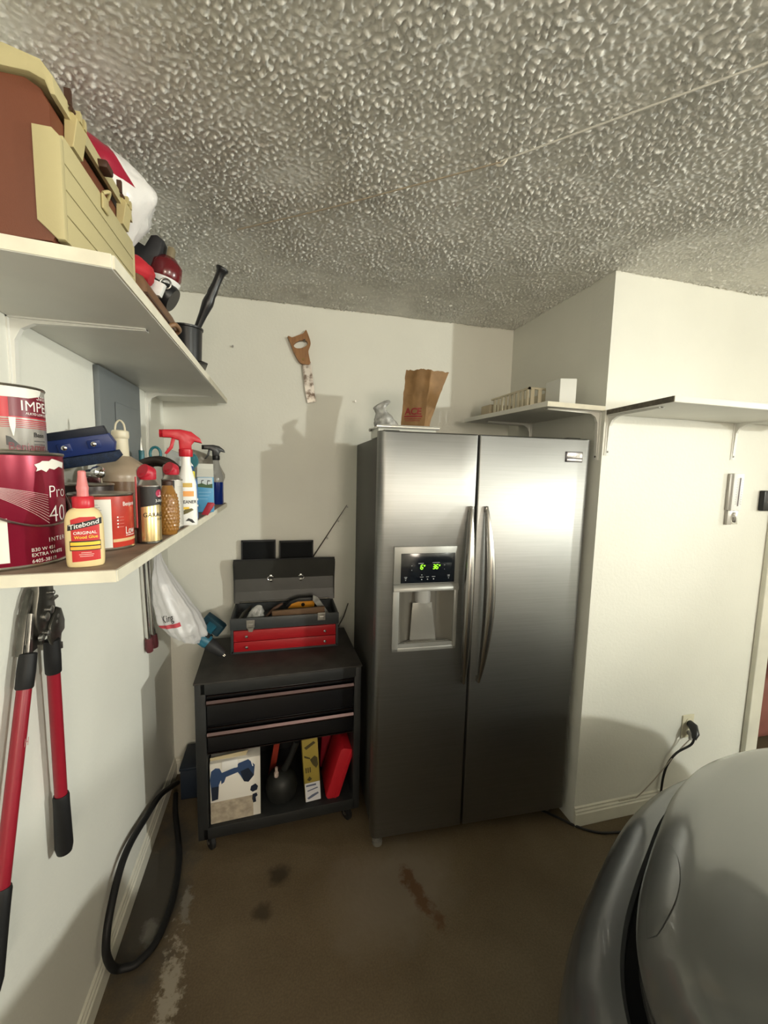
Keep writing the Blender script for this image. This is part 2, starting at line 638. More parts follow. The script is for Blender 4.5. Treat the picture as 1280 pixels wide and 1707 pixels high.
# ================================================================== wall-hung shelves
def bracket(parent, y, L, Hh, x0=0.0, dirx=1, zt=0.0, w=0.026, T=None):
    """stamped steel bracket: plate legs, bent corner, tapering ridge"""
    mb = MB(T)
    pts = [(0, 0), (L, 0), (L, -0.004), (0.045, -0.010), (0.022, -0.022), (0.010, -0.045), (0.004, -Hh), (0, -Hh)]
    mb.prism([(x0+dirx*a, zt+b) for a, b in pts], y-0.006, y+0.006, 'XZ')
    mb.box((x0, y-w/2, zt-Hh), (x0+dirx*0.003, y+w/2, zt))
    mb.box((x0, y-w/2, zt-0.003), (x0+dirx*L, y+w/2, zt))
    o = mb.obj('bracket', BRKT, parent, smooth=False)
    for zz in (0.03, Hh-0.015):
        s = MB(T)
        s.lathe([(0.0045, 0), (0.0045, 0.002), (0.002, 0.003)], T=ROT((x0+dirx*0.003, y+(0.009 if zz < 0.1 else 0), zt-zz), 0, dirx*math.pi/2, 0), seg=10)
        s.obj('screw', DSTEEL, parent)
    return o


def board(parent, poly, z0, z1, top=SHELFTOP):
    b = MB().prism(poly, z0, z1-0.0008, 'XY', 0.0012).obj('board', SHELFM, parent, smooth=False)
    cx = sum(p[0] for p in poly)/4; cy = sum(p[1] for p in poly)/4
    MB().prism([(cx+(p[0]-cx)*0.99, cy+(p[1]-cy)*0.996) for p in poly], z1-0.001, z1, 'XY').obj('board_top', top, parent, smooth=False)
    return b


US0, US1 = 1.895, 1.917
su = thing('wall_shelf', (0.14, -0.75, US0), 'white painted shelf board on the left wall under the brown tackle box', 'shelf', 'wall shelves')
board(su, [(0.001, -1.475), (0.292, -1.435), (0.294, -0.07), (0.001, -0.02)], US0, US1)
MB().box((0.28, -1.432, US0+0.001), (0.2955, -0.072, US1-0.001)).obj('front_edge', EDGE, su, smooth=False)
MB().prism([(0.003, -1.4765), (0.292, -1.4365), (0.292, -1.43), (0.003, -1.47)], US0+0.001, US1-0.001, 'XY').obj('end_edge', EDGE, su, smooth=False)
for y in (-1.135, -0.255):
    bracket(su, y, 0.255, 0.30, 0.0, 1, US0)

LS0, LS1 = 1.409, 1.430
sl = thing('wall_shelf', (0.14, -0.75, LS0), 'lower white shelf board on the left wall crowded with paint cans and bottles', 'shelf', 'wall shelves')
board(sl, [(0.001, -1.46), (0.281, -1.44), (0.296, -0.16), (0.001, -0.10)], LS0, LS1)
MB().prism([(0.271, -1.438), (0.2825, -1.438), (0.2975, -0.162), (0.285, -0.162)], LS0+0.001, LS1-0.001, 'XY').obj('front_edge', EDGE, sl, smooth=False)
MB().prism([(0.003, -1.4615), (0.281, -1.4415), (0.281, -1.43), (0.003, -1.45)], LS0+0.001, LS1-0.001, 'XY').obj('end_edge', EDGE, sl, smooth=False)
for y in (-1.02, -0.33):
    bracket(sl, y, 0.23, 0.07, 0.0, 1, LS0)

# shelf in the alcove, above the fridge (fixed to the alcove's side wall)
sa = thing('wall_shelf', (1.7, -0.45, 1.86), 'white shelf in the alcove just above the right of the fridge', 'shelf', 'wall shelves')
MB().prism([(1.545, -0.757), (1.832, -0.737), (1.832, -0.10), (1.49, -0.13)], 1.860, 1.880, 'XY', 0.001).obj('board', SHELFM, sa, smooth=False)
MB().prism([(1.545, -0.759), (1.832, -0.739), (1.832, -0.737), (1.545, -0.755)], 1.861, 1.879, 'XY').obj('end_edge', EDGE, sa, smooth=False)
for y in (-0.705, -0.22):
    bracket(sa, y, 0.255, 0.20, XB, -1, 1.860)

# shelf on the right wall
sr = thing('wall_shelf', (2.3, -0.9, 1.845), 'white shelf on the right wall above the hanging thermometer', 'shelf', 'wall shelves')
MB().prism([(1.80, -1.07), (2.80, -1.045), (2.80, -0.738), (1.842, -0.738)], 1.845, 1.866, 'XY', 0.001).obj('board', SHELFM, sr, smooth=False)
MB().prism([(1.80, -1.073), (2.80, -1.048), (2.80, -1.044), (1.80, -1.069)], 1.846, 1.865, 'XY').obj('front_edge', TRIM, sr, smooth=False)
MB().prism([(1.7985, -1.07), (1.8405, -0.738), (1.843, -0.738), (1.801, -1.07)], 1.846, 1.865, 'XY').obj('end_edge', mat('grimy_edge', (0.16, 0.14, 0.11), 0.6, var=0.4, vscale=60), sr, smooth=False)
Tr = Matrix.Translation((0, YB, 0)) @ Matrix.Rotation(-math.pi/2, 4, 'Z')     # bracket frame: x out of wall (-Y)
for x in (1.856, 2.545):
    bracket(sr, x, 0.24, 0.165, 0.0, 1, 1.845, T=Matrix(((0, 1, 0, 0), (-1, 0, 0, YB), (0, 0, 1, 0), (0, 0, 0, 1))))

# cord and hook across the ceiling
cc = thing('ceiling_cord', (0.68, -0.82, H-0.03), 'thin pale cord strung across the popcorn ceiling from a small hook', 'cord')
MB().tube([(0.40, -0.62, H-0.014), (0.681, -0.819, H-0.014), (1.092, -1.138, H-0.015)], 0.0022, 6).obj('tan_cord', mat('tan_cord', (0.36, 0.30, 0.22), 0.7), cc)
tag(MB().tube([(1.092, -1.138, H-0.013), (1.447, -1.50, H-0.013), (2.2, -2.27, H-0.013)], 0.0024, 6).obj('white_cord', mat('white_cord', (0.62, 0.60, 0.54), 0.6), cc), 'white cord')
MB().tube(spline([(1.085, -1.13, H), (1.085, -1.13, H-0.018), (1.095, -1.142, H-0.024), (1.103, -1.15, H-0.014)], 5), 0.0028, 8).obj('hook', mat('hook_white', (0.66, 0.62, 0.54), 0.4), cc)

# nails left in the back wall
for i, (x, z, lab) in enumerate([(0.318, 2.175, 'small nail in the back wall right of the black canister'), (0.922, 1.952, 'small nail in the back wall left of the paper bag'),
                                 (1.337, 2.068, 'small dark nail in the back wall right of the paper bag')]):
    mb = MB()
    mb.lathe([(0.0022, 0), (0.0022, 0.014), (0.005, 0.0141), (0.005, 0.016)], T=ROT((x, -0.001, z), math.pi/2, 0, 0), seg=10)
    tag(mb.obj('nail', STEEL, org=(x, 0, z)), lab, 'nail', 'nails in the back wall')

# ================================================================== refrigerator
STAIN = mat('brushed_stainless', (0.262, 0.262, 0.255), 0.43, 1.0, var=0.10, vscale=3.0, stretch=(1, 1, 60), vlo=0.3, vhi=0.7)
_n = STAIN.node_tree
_p = _n.nodes['Principled BSDF']
_p.inputs['Anisotropic'].default_value = 0.6
_p.inputs['Anisotropic Rotation'].default_value = 0.0
_tg = _n.nodes.new('ShaderNodeTangent'); _tg.direction_type = 'RADIAL'; _tg.axis = 'Z'
_n.links.new(_tg.outputs['Tangent'], _p.inputs['Tangent'])
CAB = mat('fridge_cabinet_grey', (0.05, 0.049, 0.044), 0.5, bump=0.15, bscale=200)
DISP = mat('dispenser_grey', (0.25, 0.25, 0.235), 0.35, 0.35)
DISPIN = mat('dispenser_recess', (0.135, 0.127, 0.108), 0.4, 0.2)
HAND = mat('handle_steel', (0.36, 0.345, 0.325), 0.24, 1.0)
FA = -0.0409
FT = Matrix.Translation((0.9009, -0.6676, 0)) @ Matrix.Rotation(FA, 4, 'Z')
fr_ = thing('refrigerator', FT @ Vector((0.455, 0.3, 0)), 'brushed stainless side by side refrigerator with bowed handles', 'refrigerator')
mb = MB(FT); mb.box((0.006, 0.075, 0.055), (0.895, 0.655, 1.728), 0.006); mb.obj('cabinet', CAB, fr_)
mb = MB(FT); mb.box((0.02, 0.055, 0.03), (0.885, 0.09, 0.085)); mb.obj('kick_plate', BLACKM, fr_)
mb = MB(FT); mb.box((0.02, 0.055, 0.09), (0.89, 0.076, 1.72)); mb.obj('door_gasket', BLACKM, fr_)


def door(x0, x1, hole=None):
    """door skin with strongly rounded outer edges, gently crowned; optional hole for the dispenser"""
    z0, z1, d = 0.062, 1.747, 0.055
    r = 0.026

    def section(x):
        # front y for a crowned door with a rounded outer vertical edge
        if x0 < 0.1:
            e = x-x0
        else:
            e = x1-x
        rr = r
        y = 0.0
        if e < rr:
            y = rr-math.sqrt(max(0, rr*rr-(rr-e)**2))
            y *= 1.0
        e2 = (x1-x) if x0 < 0.1 else (x-x0)
        if e2 < 0.006:
            y = max(y, 0.006-math.sqrt(max(0, 0.006**2-(0.006-e2)**2)))
        return y
    N = [0, .0015, .004, .008, .013, .019, .026]
    if x0 < 0.1:
        left = [x0+a for a in N]
        right = [x1-a for a in (.006, .003, .001, 0)]
    else:
        left = [x0+a for a in (0, .001, .003, .006)]
        right = [x1-a for a in N[::-1]]
    mid = []
    if hole:
        mid = [hole[0], hole[1]]
    xs_ = sorted(set(left+mid+right))
    zs_ = sorted(set([z0, z0+.003, z1-.006, z1-.002, z1]+([hole[2], hole[3]] if hole else [])))
    mb = MB(FT)
    vs, fs = [], []
    idx = {}
    for j, z in enumerate(zs_):
        ez = min(z-z0, z1-z)
        yy = 0.006-math.sqrt(max(0, 0.006**2-(0.006-min(ez, 0.006))**2)) if ez < 0.006 else 0
        for i, x in enumerate(xs_):
            idx[i, j] = len(vs)
            vs.append((x, max(section(x), yy), z))
    for j in range(len(zs_)-1):
        for i in range(len(xs_)-1):
            if hole and xs_[i] >= hole[0]-1e-6 and xs_[i+1] <= hole[1]+1e-6 and zs_[j] >= hole[2]-1e-6 and zs_[j+1] <= hole[3]+1e-6:
                continue
            fs.append((idx[i, j], idx[i+1, j], idx[i+1, j+1], idx[i, j+1]))
    # sides, top, bottom and back
    nb = len(vs)
    vs += [(x0, d, z0), (x1, d, z0), (x1, d, z1), (x0, d, z1)]
    nx, nz = len(xs_), len(zs_)
    fs.append(tuple([idx[0, j] for j in range(nz)]+[nb+3, nb]))
    fs.append(tuple([idx[nx-1, j] for j in range(nz)][::-1]+[nb+1, nb+2]))
    fs.append(tuple([idx[i, 0] for i in range(nx)][::-1]+[nb, nb+1]))
    fs.append(tuple([idx[i, nz-1] for i in range(nx)]+[nb+2, nb+3]))
    if not hole:
        fs.append((nb, nb+1, nb+2, nb+3))
    mb.add(vs, fs)
    return mb.obj('door', STAIN, fr_, ang=50)


HX0, HX1, HZ0, HZ1 = 0.064, 0.334, 0.876, 1.305
dl = door(0.0, 0.3955, (HX0+.004, HX1-.004, HZ0+.004, HZ1-.004))
dr = door(0.4045, 0.9106)


def bow_handle(parent, xc, side):
    """flattened bowed bar, wide in the middle and pointed at both ends"""
    mb = MB(FT)
    n = 40
    vs, fs = [], []
    seg = 14
    for i in range(n+1):
        t = i/n
        z = 0.722+t*0.742
        s = math.sin(math.pi*t)
        wdt = 0.005+0.0165*s**0.75
        out = 0.012+0.040*s**0.9
        th = 0.007+0.016*s**0.7
        xm = xc-side*0.008*s
        for k in range(seg):
            a = 2*math.pi*k/seg
            cx_, sx_ = math.cos(a), math.sin(a)
            vs.append((xm+wdt*math.copysign(abs(cx_)**0.8, cx_)-side*0.006*s*(0.5+0.5*sx_), -out-th*sx_, z))
    for i in range(n):
        for k in range(seg):
            k2 = (k+1) % seg
            fs.append((i*seg+k, (i+1)*seg+k, (i+1)*seg+k2, i*seg+k2))
    fs.append(tuple(range(seg)))
    fs.append(tuple(n*seg+k for k in range(seg))[::-1])
    mb.add(vs, fs)
    # feet
    for z in (0.735, 1.45):
        mb.box((xc-0.007, -0.02, z-0.012), (xc+0.007, 0.003, z+0.012), 0.003)
    return mb.obj('handle', HAND, parent, ang=60)


bow_handle(dl, 0.373, 1)
bow_handle(dr, 0.440, -1)
# dispenser
dp = MB(FT)
Y0 = -0.008
dp.box((HX0, Y0, 1.152), (HX1, 0.02, HZ1), 0.004)                      # upper bezel
ds_ = dp.obj('dispenser', DISP, dl)


def sub(name, m, fn_, ang=40):
    mb = MB(FT); fn_(mb)
    return mb.obj(name, m, dl, ang=ang)


sub('dispenser_frame', DISP, lambda b: (b.box((HX0, Y0, HZ0), (HX0+0.026, 0.012, 1.128), 0.003), b.box((HX1-0.016, Y0, HZ0), (HX1, 0.012, 1.128), 0.003), b.box((HX0, Y0, HZ0), (HX1, 0.012, HZ0+0.016), 0.003)))
sub('dispenser_ledge', DISP, lambda b: b.prism([(Y0-0.010, 1.126), (Y0-0.010, 1.140), (Y0, 1.152), (0.012, 1.152), (0.012, 1.122)], HX0, HX1, 'YZ', 0.002))
# recess: deep curved bay
RX0, RX1, RZ0, RZ1 = HX0+0.024, HX1-0.014, HZ0+0.014, 1.128
RD = 0.05


def bay(b):
    n = 20
    vs, fs = [], []
    for j in range(13):
        z = RZ0+(RZ1-RZ0)*j/12
        dd = RD
        for i in range(n+1):
            t = i/n
            x = RX0+(RX1-RX0)*t
            y = dd*min(1.0, (1-abs(2*t-1)**3.0))+0.0
            if 0.30 < t < 0.74:
                y -= 0.014*(1-(2*(t-0.52)/0.44)**8)          # raised centre spout panel
            vs.append((x, y-0.004, z))
    for j in range(12):
        for i in range(n):
            fs.append((j*(n+1)+i, j*(n+1)+i+1, (j+1)*(n+1)+i+1, (j+1)*(n+1)+i))
    b.add(vs, fs)
    b.box((RX0, 0.0, RZ1-0.004), (RX1, RD, RZ1))


sub('dispenser_recess', DISPIN, bay, 30)
sub('drip_tray', DISP, lambda b: (b.prism([(RX0+(RX1-RX0)*t, -0.006+(RD-0.004)*math.sin(math.pi*t)**0.7) for t in [k/16 for k in range(17)]], RZ0-0.004, RZ0+0.018, 'XY'),))
sub('drip_grate', DISPIN, lambda b: b.prism([(RX0+0.03+(RX1-RX0-0.06)*t, 0.002+(RD-0.024)*math.sin(math.pi*t)**0.8) for t in [k/16 for k in range(17)]], RZ0+0.018, RZ0+0.0205, 'XY'))
sub('spout', mat('clear_paddle', (0.34, 0.34, 0.33), 0.12, 0.0, coat=0.5), lambda b: b.lathe([(0.033, 1.068), (0.034, 1.10), (0.031, 1.125)], (RX0+(RX1-RX0)*0.48, 0.038, 0), 28))
sub('paddle', mat('paddle_grey', (0.26, 0.255, 0.235), 0.2, 0.3), lambda b: b.prism([(RX0+0.066, 1.066), (RX0+0.148, 1.066), (RX0+0.172, 0.905), (RX0+0.058, 0.905)], 0.024, 0.032, 'XZ', 0.004))
# black control panel with display
pn = MB(FT); pn.box((0.093, Y0-0.0015, 1.1575), (0.3155, Y0+0.004, 1.2765), 0.001); pn.obj('control_panel', mat('panel_gloss', (0.006, 0.008, 0.012), 0.12), dl)
GREEN = mat('display_green', (0.30, 1.0, 0.02), 0.5, emit=1.6)
PALE = mat('panel_print', (0.55, 0.57, 0.58), 0.5)
SEG = {'a': ((0.15, 1), (0.95, 1)), 'b': ((1, 0.95), (1, 0.55)), 'c': ((1, 0.45), (1, 0.05)), 'd': ((0.15, 0), (0.95, 0)), 'e': ((0, 0.05), (0, 0.45)), 'f': ((0, 0.55), (0, 0.95)), 'g': ((0.15, .5), (.85, .5))}
DIG = {'6': 'afgedc', '3': 'abgcd'}


def digit(mb, ch, x, z, wd, ht):
    for s in DIG[ch]:
        (ax, az), (bx, bz) = SEG[s]
        p0 = (x+ax*wd+az*ht*0.12, z+az*ht)
        p1 = (x+bx*wd+bz*ht*0.12, z+bz*ht)
        hw_ = 0.0013
        dx_, dz_ = p1[0]-p0[0], p1[1]-p0[1]
        L = math.hypot(dx_, dz_) or 1
        nx_, nz_ = -dz_/L*hw_, dx_/L*hw_
        mb.prism([(p0[0]+nx_, p0[1]+nz_), (p0[0]-nx_, p0[1]-nz_), (p1[0]-nx_, p1[1]-nz_), (p1[0]+nx_, p1[1]+nz_)], Y0-0.0024, Y0-0.0014, 'XZ')


for nm, chars, x in (('freezer_digits', '6', 0.1725), ('fridge_digits', '36', 0.2225)):
    mb = MB(FT)
    xx = x
    for ch in chars:
        digit(mb, ch, xx, 1.2135, 0.0085, 0.0165); xx += 0.0125
    mb.prism([(xx+.001, 1.229), (xx+.006, 1.230), (xx+.0065, 1.227), (xx+.0025, 1.2225)], Y0-0.0024, Y0-0.0014, 'XZ')
    mb.obj(nm, GREEN, dl)
mb = MB(FT)
for x, z, r in ((0.113, 1.170, .0016), (0.1785, 1.1715, .0022), (0.2025, 1.172, .0022), (0.2275, 1.1725, .0022), (0.2905, 1.175, .0016), (0.1785, 1.190, .0018), (0.137, 1.2275, .0012), (0.137, 1.210, .0012), (0.272, 1.228, .0012), (0.272, 1.2115, .0012)):
    mb.lathe([(r, 0), (r, 0.0006)], T=ROT((x, Y0-0.0015, z), math.pi/2, 0, 0), seg=10)
for x, z, wd in ((0.113, 1.182, .012), (0.113, 1.177, .007), (0.1785, 1.1815, .014), (0.2025, 1.182, .011), (0.2275, 1.1825, .014), (0.2905, 1.187, .010), (0.2905, 1.1825, .009), (0.174, 1.2365, .022), (0.2365, 1.2385, .030)):
    mb.box((x-wd/2, Y0-0.0022, z-0.0007), (x+wd/2, Y0-0.0014, z+0.0007))
mb.obj('panel_marks', PALE, dl)
# badge
bd = MB(FT); bd.box((0.787, -0.0035, 1.6495), (0.866, 0.002, 1.6925), 0.001); bd.obj('badge', mat('badge_dark', (0.06, 0.055, 0.06), 0.3, 0.5), dr)
bd = MB(FT); bd.box((0.7925, -0.0045, 1.6655), (0.8635, -0.003, 1.690), 0.0005); bd.obj('badge_plate', mat('badge_plate', (0.50, 0.47, 0.47), 0.25, 1.0), dr)
bd = MB(FT); bd.box((0.7925, -0.0045, 1.6525), (0.8635, -0.003, 1.6635), 0.0005); bd.obj('badge_plate', mat('badge_plate2', (0.34, 0.32, 0.32), 0.3, 1.0), dr)
ux = FT.to_3x3() @ Vector((1, 0, 0))
lettering(dr, 'FRIGIDAIRE', plane_map(FT @ Vector((0.8275, -0.0047, 1.6715)), ux, (0, 0, 1)), 0.0105, WHITEP, bold=0.02, sx=0.78, align='CENTER')
# hinge caps, feet
for x in (0.05, 0.84):
    mb = MB(FT); mb.box((x-0.035, 0.022, 1.7278), (x+0.035, 0.058, 1.752), 0.006); mb.obj('hinge_cap', CAB, fr_)
for x in (0.035, 0.86):
    mb = MB(FT); mb.lathe([(0.022, 0), (0.022, 0.018), (0.012, 0.022), (0.012, 0.06)], (x, 0.045 if x < .1 else 0.08, 0), 16); mb.obj('leveling_foot', mat('foot_grey', (0.16, 0.15, 0.13), 0.5), fr_)

# ------------------------------------------------------------------ on top of the fridge
tr = thing('plastic_tray', FT @ Vector((0.13, 0.13, 1.7285)), 'shallow pale plastic tray with shiny rim on top left of the fridge', 'tray')
CLOUD = mat('cloudy_plastic', (0.52, 0.53, 0.48), 0.3)
mb = MB(FT); mb.prism([(0.008, 0.075), (0.245, 0.075), (0.245, 0.24), (0.008, 0.24)], 1.7285, 1.768, 'XY', 0.003); mb.obj('tray_body', CLOUD, tr)
mb = MB(FT); mb.tube([(0.003, 0.068, 1.769), (0.252, 0.068, 1.769), (0.252, 0.246, 1.769), (0.003, 0.246, 1.769)], 0.0075, 10, closed=True); mb.obj('rim', mat('tray_rim', (0.72, 0.71, 0.67), 0.15, 0.6), tr)
mb = MB(FT); mb.box((0.012, 0.078, 1.768), (0.243, 0.238, 1.770)); mb.obj('tray_lid', CLOUD, tr)

# paper bag: crumpled gusseted sack, front facing -Y
KRAFT = mat('kraft_paper', (0.235, 0.130, 0.050), 0.7, var=0.22, vscale=18, bump=0.35, bscale=45, bdist=0.004)
bg = thing('paper_bag', (1.09, -0.53, 1.770), 'brown kraft paper sack with red print standing on the fridge tray', 'bag')


def bag_pt(a, t):
    # a: around 0..1 (front 0-.36, right gusset .36-.5, back .5-.86, left gusset .86-1); t: height
    z = 1.7705+t*0.232
    x0, x1 = 1.014+0.014*t, 1.112+0.020*t
    y0, y1 = -0.566+0.004*t, -0.494-0.004*t
    xr = x1+0.008+0.056*t**1.3
    if a < .36:
        s = a/.36
        p = Vector((x0+(x1-x0)*s, y0+0.004*math.sin(s*9)*t, z))
    elif a < .5:
        s = (a-.36)/.14
        fold = math.sin(math.pi*s)*0.016*(0.3+0.7*t)
        p = Vector((x1+(xr-x1)*s-fold*0.4, y0+(y1-y0)*s, z))
    elif a < .86:
        s = (a-.5)/.36
        p = Vector((xr+(x0+0.004-xr)*s, y1+0.004*math.sin(s*7), z))
    else:
        s = (a-.86)/.14
        p = Vector((x0+0.004*(1-s)+math.sin(math.pi*s)*0.012, y1+(y0-y1)*s, z))
    q = noise.noise_vector(p*26)*0.0035*(0.4+0.6*t)+noise.noise_vector(p*60)*0.0015
    if t > 0.95:
        q.z += 0.006*noise.noise(Vector((a*14, 3, 0)))+0.004*noise.noise(Vector((a*40, 1, 0)))
    else:
        q.z *= 0.3
    if t == 0:
        q.z = 0
    p = p+q-Vector((1.065, -0.53, 0))
    return Matrix.Rotation(-0.5, 3, 'Z') @ p + Vector((1.080, -0.53, 0))


mb = MB()
NA, NT = 90, 30
vs = [bag_pt(i/NA, j/NT) for j in range(NT+1) for i in range(NA)]
fs = [(j*NA+i, j*NA+(i+1) % NA, (j+1)*NA+(i+1) % NA, (j+1)*NA+i) for j in range(NT) for i in range(NA)]
fs.append(tuple(range(NA))[::-1])
mb.add(vs, fs).obj('sack', KRAFT, bg, ang=30)
RINK = mat('red_ink_on_kraft', (0.20, 0.010, 0.012), 0.6)


def bagmap(u, v, w_):
    s = 0.13+u/0.10
    a = max(0.0, min(.359, s*.36))
    t = max(0.0, min(.94, (0.055+v)/0.232))
    return bag_pt(a, t)+Matrix.Rotation(-0.5, 3, 'Z') @ Vector((0, -0.0012, 0))


lettering(bg, 'ACE', bagmap, 0.027, RINK, bold=0.03, maxe=0.006, sx=1.0, spacing=0.95)
patch(bg, bagmap, rect(-0.002, -0.0105, 0.072, -0.0045), RINK, 'print_bar', 0.006)
patch(bg, bagmap, rect(0.000, -0.0185, 0.070, -0.0155), RINK, 'print_bar', 0.006)
patch(bg, bagmap, rect(0.004, -0.0255, 0.066, -0.0235), RINK, 'print_bar', 0.006)

FILM = mat('white_film', (0.72, 0.71, 0.70), 0.25, bump=0.5, bscale=40, bdist=0.006, sub=0.1)
FILMG = mat('grey_film', (0.42, 0.42, 0.40), 0.25, var=0.5, vscale=30, bump=0.6, bscale=60, bdist=0.006)
wb = crumple('plastic_bag', FILMG, None, [(0.005, 0, 0.0, 0.045, 0.03), (0.0, 0, 0.02, 0.047, 0.033), (-0.008, 0, 0.045, 0.036, 0.028), (-0.025, 0, 0.07, 0.024, 0.02), (-0.022, 0, 0.088, 0.022, 0.016), (0.0, 0, 0.105, 0.016, 0.010), (0.008, 0, 0.112, 0.006, 0.004)], (0.960, -0.520, 1.7705), amp=0.009, freq=40, seed=2, org=(0.960, -0.520, 1.7705))
tag(wb, 'crumpled small clear white plastic bag left of the paper sack on the fridge', 'bag')

# things on the alcove shelf
tag(MB().prism([(1.640, -0.70), (1.705, -0.715), (1.712, -0.62), (1.645, -0.60)], 1.8805, 1.985, 'XY', 0.003).obj('plastic_box', mat('white_box', (0.70, 0.70, 0.66), 0.4)), 'plain white upright box at the front of the alcove shelf', 'box')
cr = thing('slatted_crate', (1.66, -0.42, 1.8805), 'cream slatted crate behind the white box on the alcove shelf', 'crate')
CREAM = mat('cream_crate', (0.60, 0.54, 0.40), 0.5)
for i in range(9):
    y = -0.56+i*0.035
    MB().box((1.585, y, 1.884), (1.591, y+0.018, 1.968), 0.001).obj('slat', CREAM, cr)
for i in range(4):
    x = 1.595+i*0.036
    MB().box((x, -0.568, 1.884), (x+0.018, -0.562, 1.968), 0.001).obj('slat', CREAM, cr)
mb = MB(); mb.box((1.584, -0.57, 1.8805), (1.74, -0.24, 1.889)); mb.box((1.583, -0.571, 1.962), (1.592, -0.24, 1.97)); mb.box((1.583, -0.571, 1.962), (1.742, -0.561, 1.97)); mb.box((1.735, -0.57, 1.885), (1.742, -0.24, 1.97))
mb.obj('frame', CREAM, cr)
tag(MB().box((1.58, -0.235, 1.8805), (1.72, -0.14, 1.945), 0.004).obj('carton', mat('beige_carton', (0.45, 0.38, 0.27), 0.7)), 'low beige carton at the back end of the alcove shelf', 'box')

# ================================================================== rolling tool chest
CHM = mat('chest_grey_paint', (0.021, 0.022, 0.0225), 0.42, var=0.25, vscale=12, bump=0.06, bscale=200)
CHTOP = mat('chest_top_worn', (0.034, 0.030, 0.026), 0.6, var=0.45, vscale=16)
DRW = mat('drawer_black', (0.006, 0.006, 0.007), 0.3)
PULL = mat('drawer_pull', (0.10, 0.070, 0.072), 0.25, 1.0)
CA = 0.034
CT = Matrix.Translation((0.208, -0.525, 0)) @ Matrix.Rotation(CA, 4, 'Z')
CW, CDP = 0.672, 0.435
ch = thing('tool_chest', CT @ Vector((CW/2, CDP/2, 0)), 'dark grey rolling tool chest with black drawers left of the fridge', 'tool chest')
z0, z1 = 0.068, 0.745
body = MB(CT)
body.box((0, 0.0, z0), (0.040, CDP, z1-0.002), 0.003)                 # left side with front post
body.box((CW-0.030, 0.0, z0), (CW, CDP, z1-0.002), 0.003)
body.box((0.02, CDP-0.012, z0), (CW-0.02, CDP, z1-0.002))
body.box((0.02, 0.0, z0), (CW-0.02, CDP-0.01, z0+0.050), 0.003)       # bottom with front rail
body.box((0.02, 0.0, 0.695), (CW-0.02, CDP-0.01, z1-0.002), 0.003)     # head rail
body.box((0.02, 0.014, 0.432), (CW-0.02, CDP-0.01, 0.440))
body.obj('body', CHM, ch)
tp = MB(CT); tp.box((-0.004, -0.006, z1-0.003), (CW+0.004, CDP+0.002, z1+0.004), 0.003); tp.obj('top', CHTOP, ch)
for (za, zb) in ((0.562, 0.690), (0.446, 0.555)):
    d = MB(CT); d.box((0.044, 0.004, za), (CW-0.034, 0.03, zb-0.022), 0.002); d.box((0.044, 0.010, zb-0.022), (CW-0.034, 0.03, zb), 0.002)
    do = d.obj('drawer', DRW, ch)
    p = MB(CT); p.prism([(-0.012, zb-0.034), (-0.014, zb-0.026), (-0.008, zb-0.016), (0.004, zb-0.014), (0.004, zb-0.020), (-0.006, zb-0.022)], 0.044, CW-0.034, 'YZ'); p.obj('drawer_pull', PULL, do, smooth=False)
    p = MB(CT); p.box((0.044, 0.002, zb-0.004), (CW-0.034, 0.008, zb-0.001)); p.obj('drawer_trim', PULL, do, smooth=False)
p = MB(CT); p.box((0.044, 0.002, 0.441), (CW-0.034, 0.008, 0.4445)); p.obj('trim_strip', PULL, ch, smooth=False)
for x, y in ((0.045, 0.04), (CW-0.05, 0.04), (0.045, CDP-0.05), (CW-0.05, CDP-0.05)):
    c_ = MB(CT); c_.lathe([(0.004, -0.011), (0.024, -0.011), (0.030, -0.007), (0.030, 0.007), (0.024, 0.011), (0.004, 0.011)], T=ROT((x, y-0.008, 0.030), 0, math.pi/2, 0.5), seg=22)
    co2 = c_.obj('caster', RUBBER, ch)
    c_ = MB(CT); c_.lathe([(0.008, -0.0125), (0.008, 0.0125)], T=ROT((x, y-0.008, 0.030), 0, math.pi/2, 0.5), seg=14); c_.box((x-0.016, y-0.014, 0.055), (x+0.016, y+0.02, z0+0.002), 0.002)
    c_.box((x-0.016, y-0.012, 0.026), (x-0.0135, y+0.014, 0.06)); c_.box((x+0.0135, y-0.012, 0.026), (x+0.016, y+0.014, 0.06))
    c_.obj('fork', STEEL, co2)
CB = z0+0.0505    # cavity floor

# --- things in the open compartment
BXT = CT @ RZ(0.02, (0.047, 0.018, CB))
bx = thing('drill_box', BXT @ Vector((0.1, 0.06, 0)), 'white carton printed with a blue cordless drill in the chest compartment', 'box')
BW, BH = 0.198, 0.268
mb = MB(BXT); mb.box((0, 0, 0), (BW, 0.15, BH), 0.0015); mb.obj('carton', mat('white_carton', (0.74, 0.71, 0.65), 0.5), bx)
mb = MB(BXT); mb.prism([(0.0, BH), (BW*0.98, BH), (BW*0.98, BH+0.028), (0.14, BH+0.020)], 0.10, 0.103, 'XZ'); mb.obj('flap', mat('carton_flap', (0.50, 0.42, 0.26), 0.6), bx, smooth=False)
mb = MB(BXT); mb.prism([(0.0, BH), (0.14, BH), (0.15, BH+0.02), (0.0, BH+0.012)], 0.02, 0.0225, 'XZ'); mb.obj('flap', mat('carton_flap', (0.50, 0.42, 0.26), 0.6), bx, smooth=False)
mb = MB(BXT); mb.box((0.046, -0.004, BH-0.033), (0.108, 0.01, BH+0.003), 0.003); mb.obj('hang_tab', mat('hang_tab', (0.78, 0.77, 0.75), 0.4), bx)
uxb = BXT.to_3x3() @ Vector((1, 0, 0))
bmp = plane_map(BXT @ Vector((0, -0.0002, 0)), uxb, (0, 0, 1), 0.0008)
bmp2 = plane_map(BXT @ Vector((0, -0.0002, 0)), uxb, (0, 0, 1), 0.0016)
NAVY = mat('navy_print', (0.030, 0.060, 0.14), 0.45)
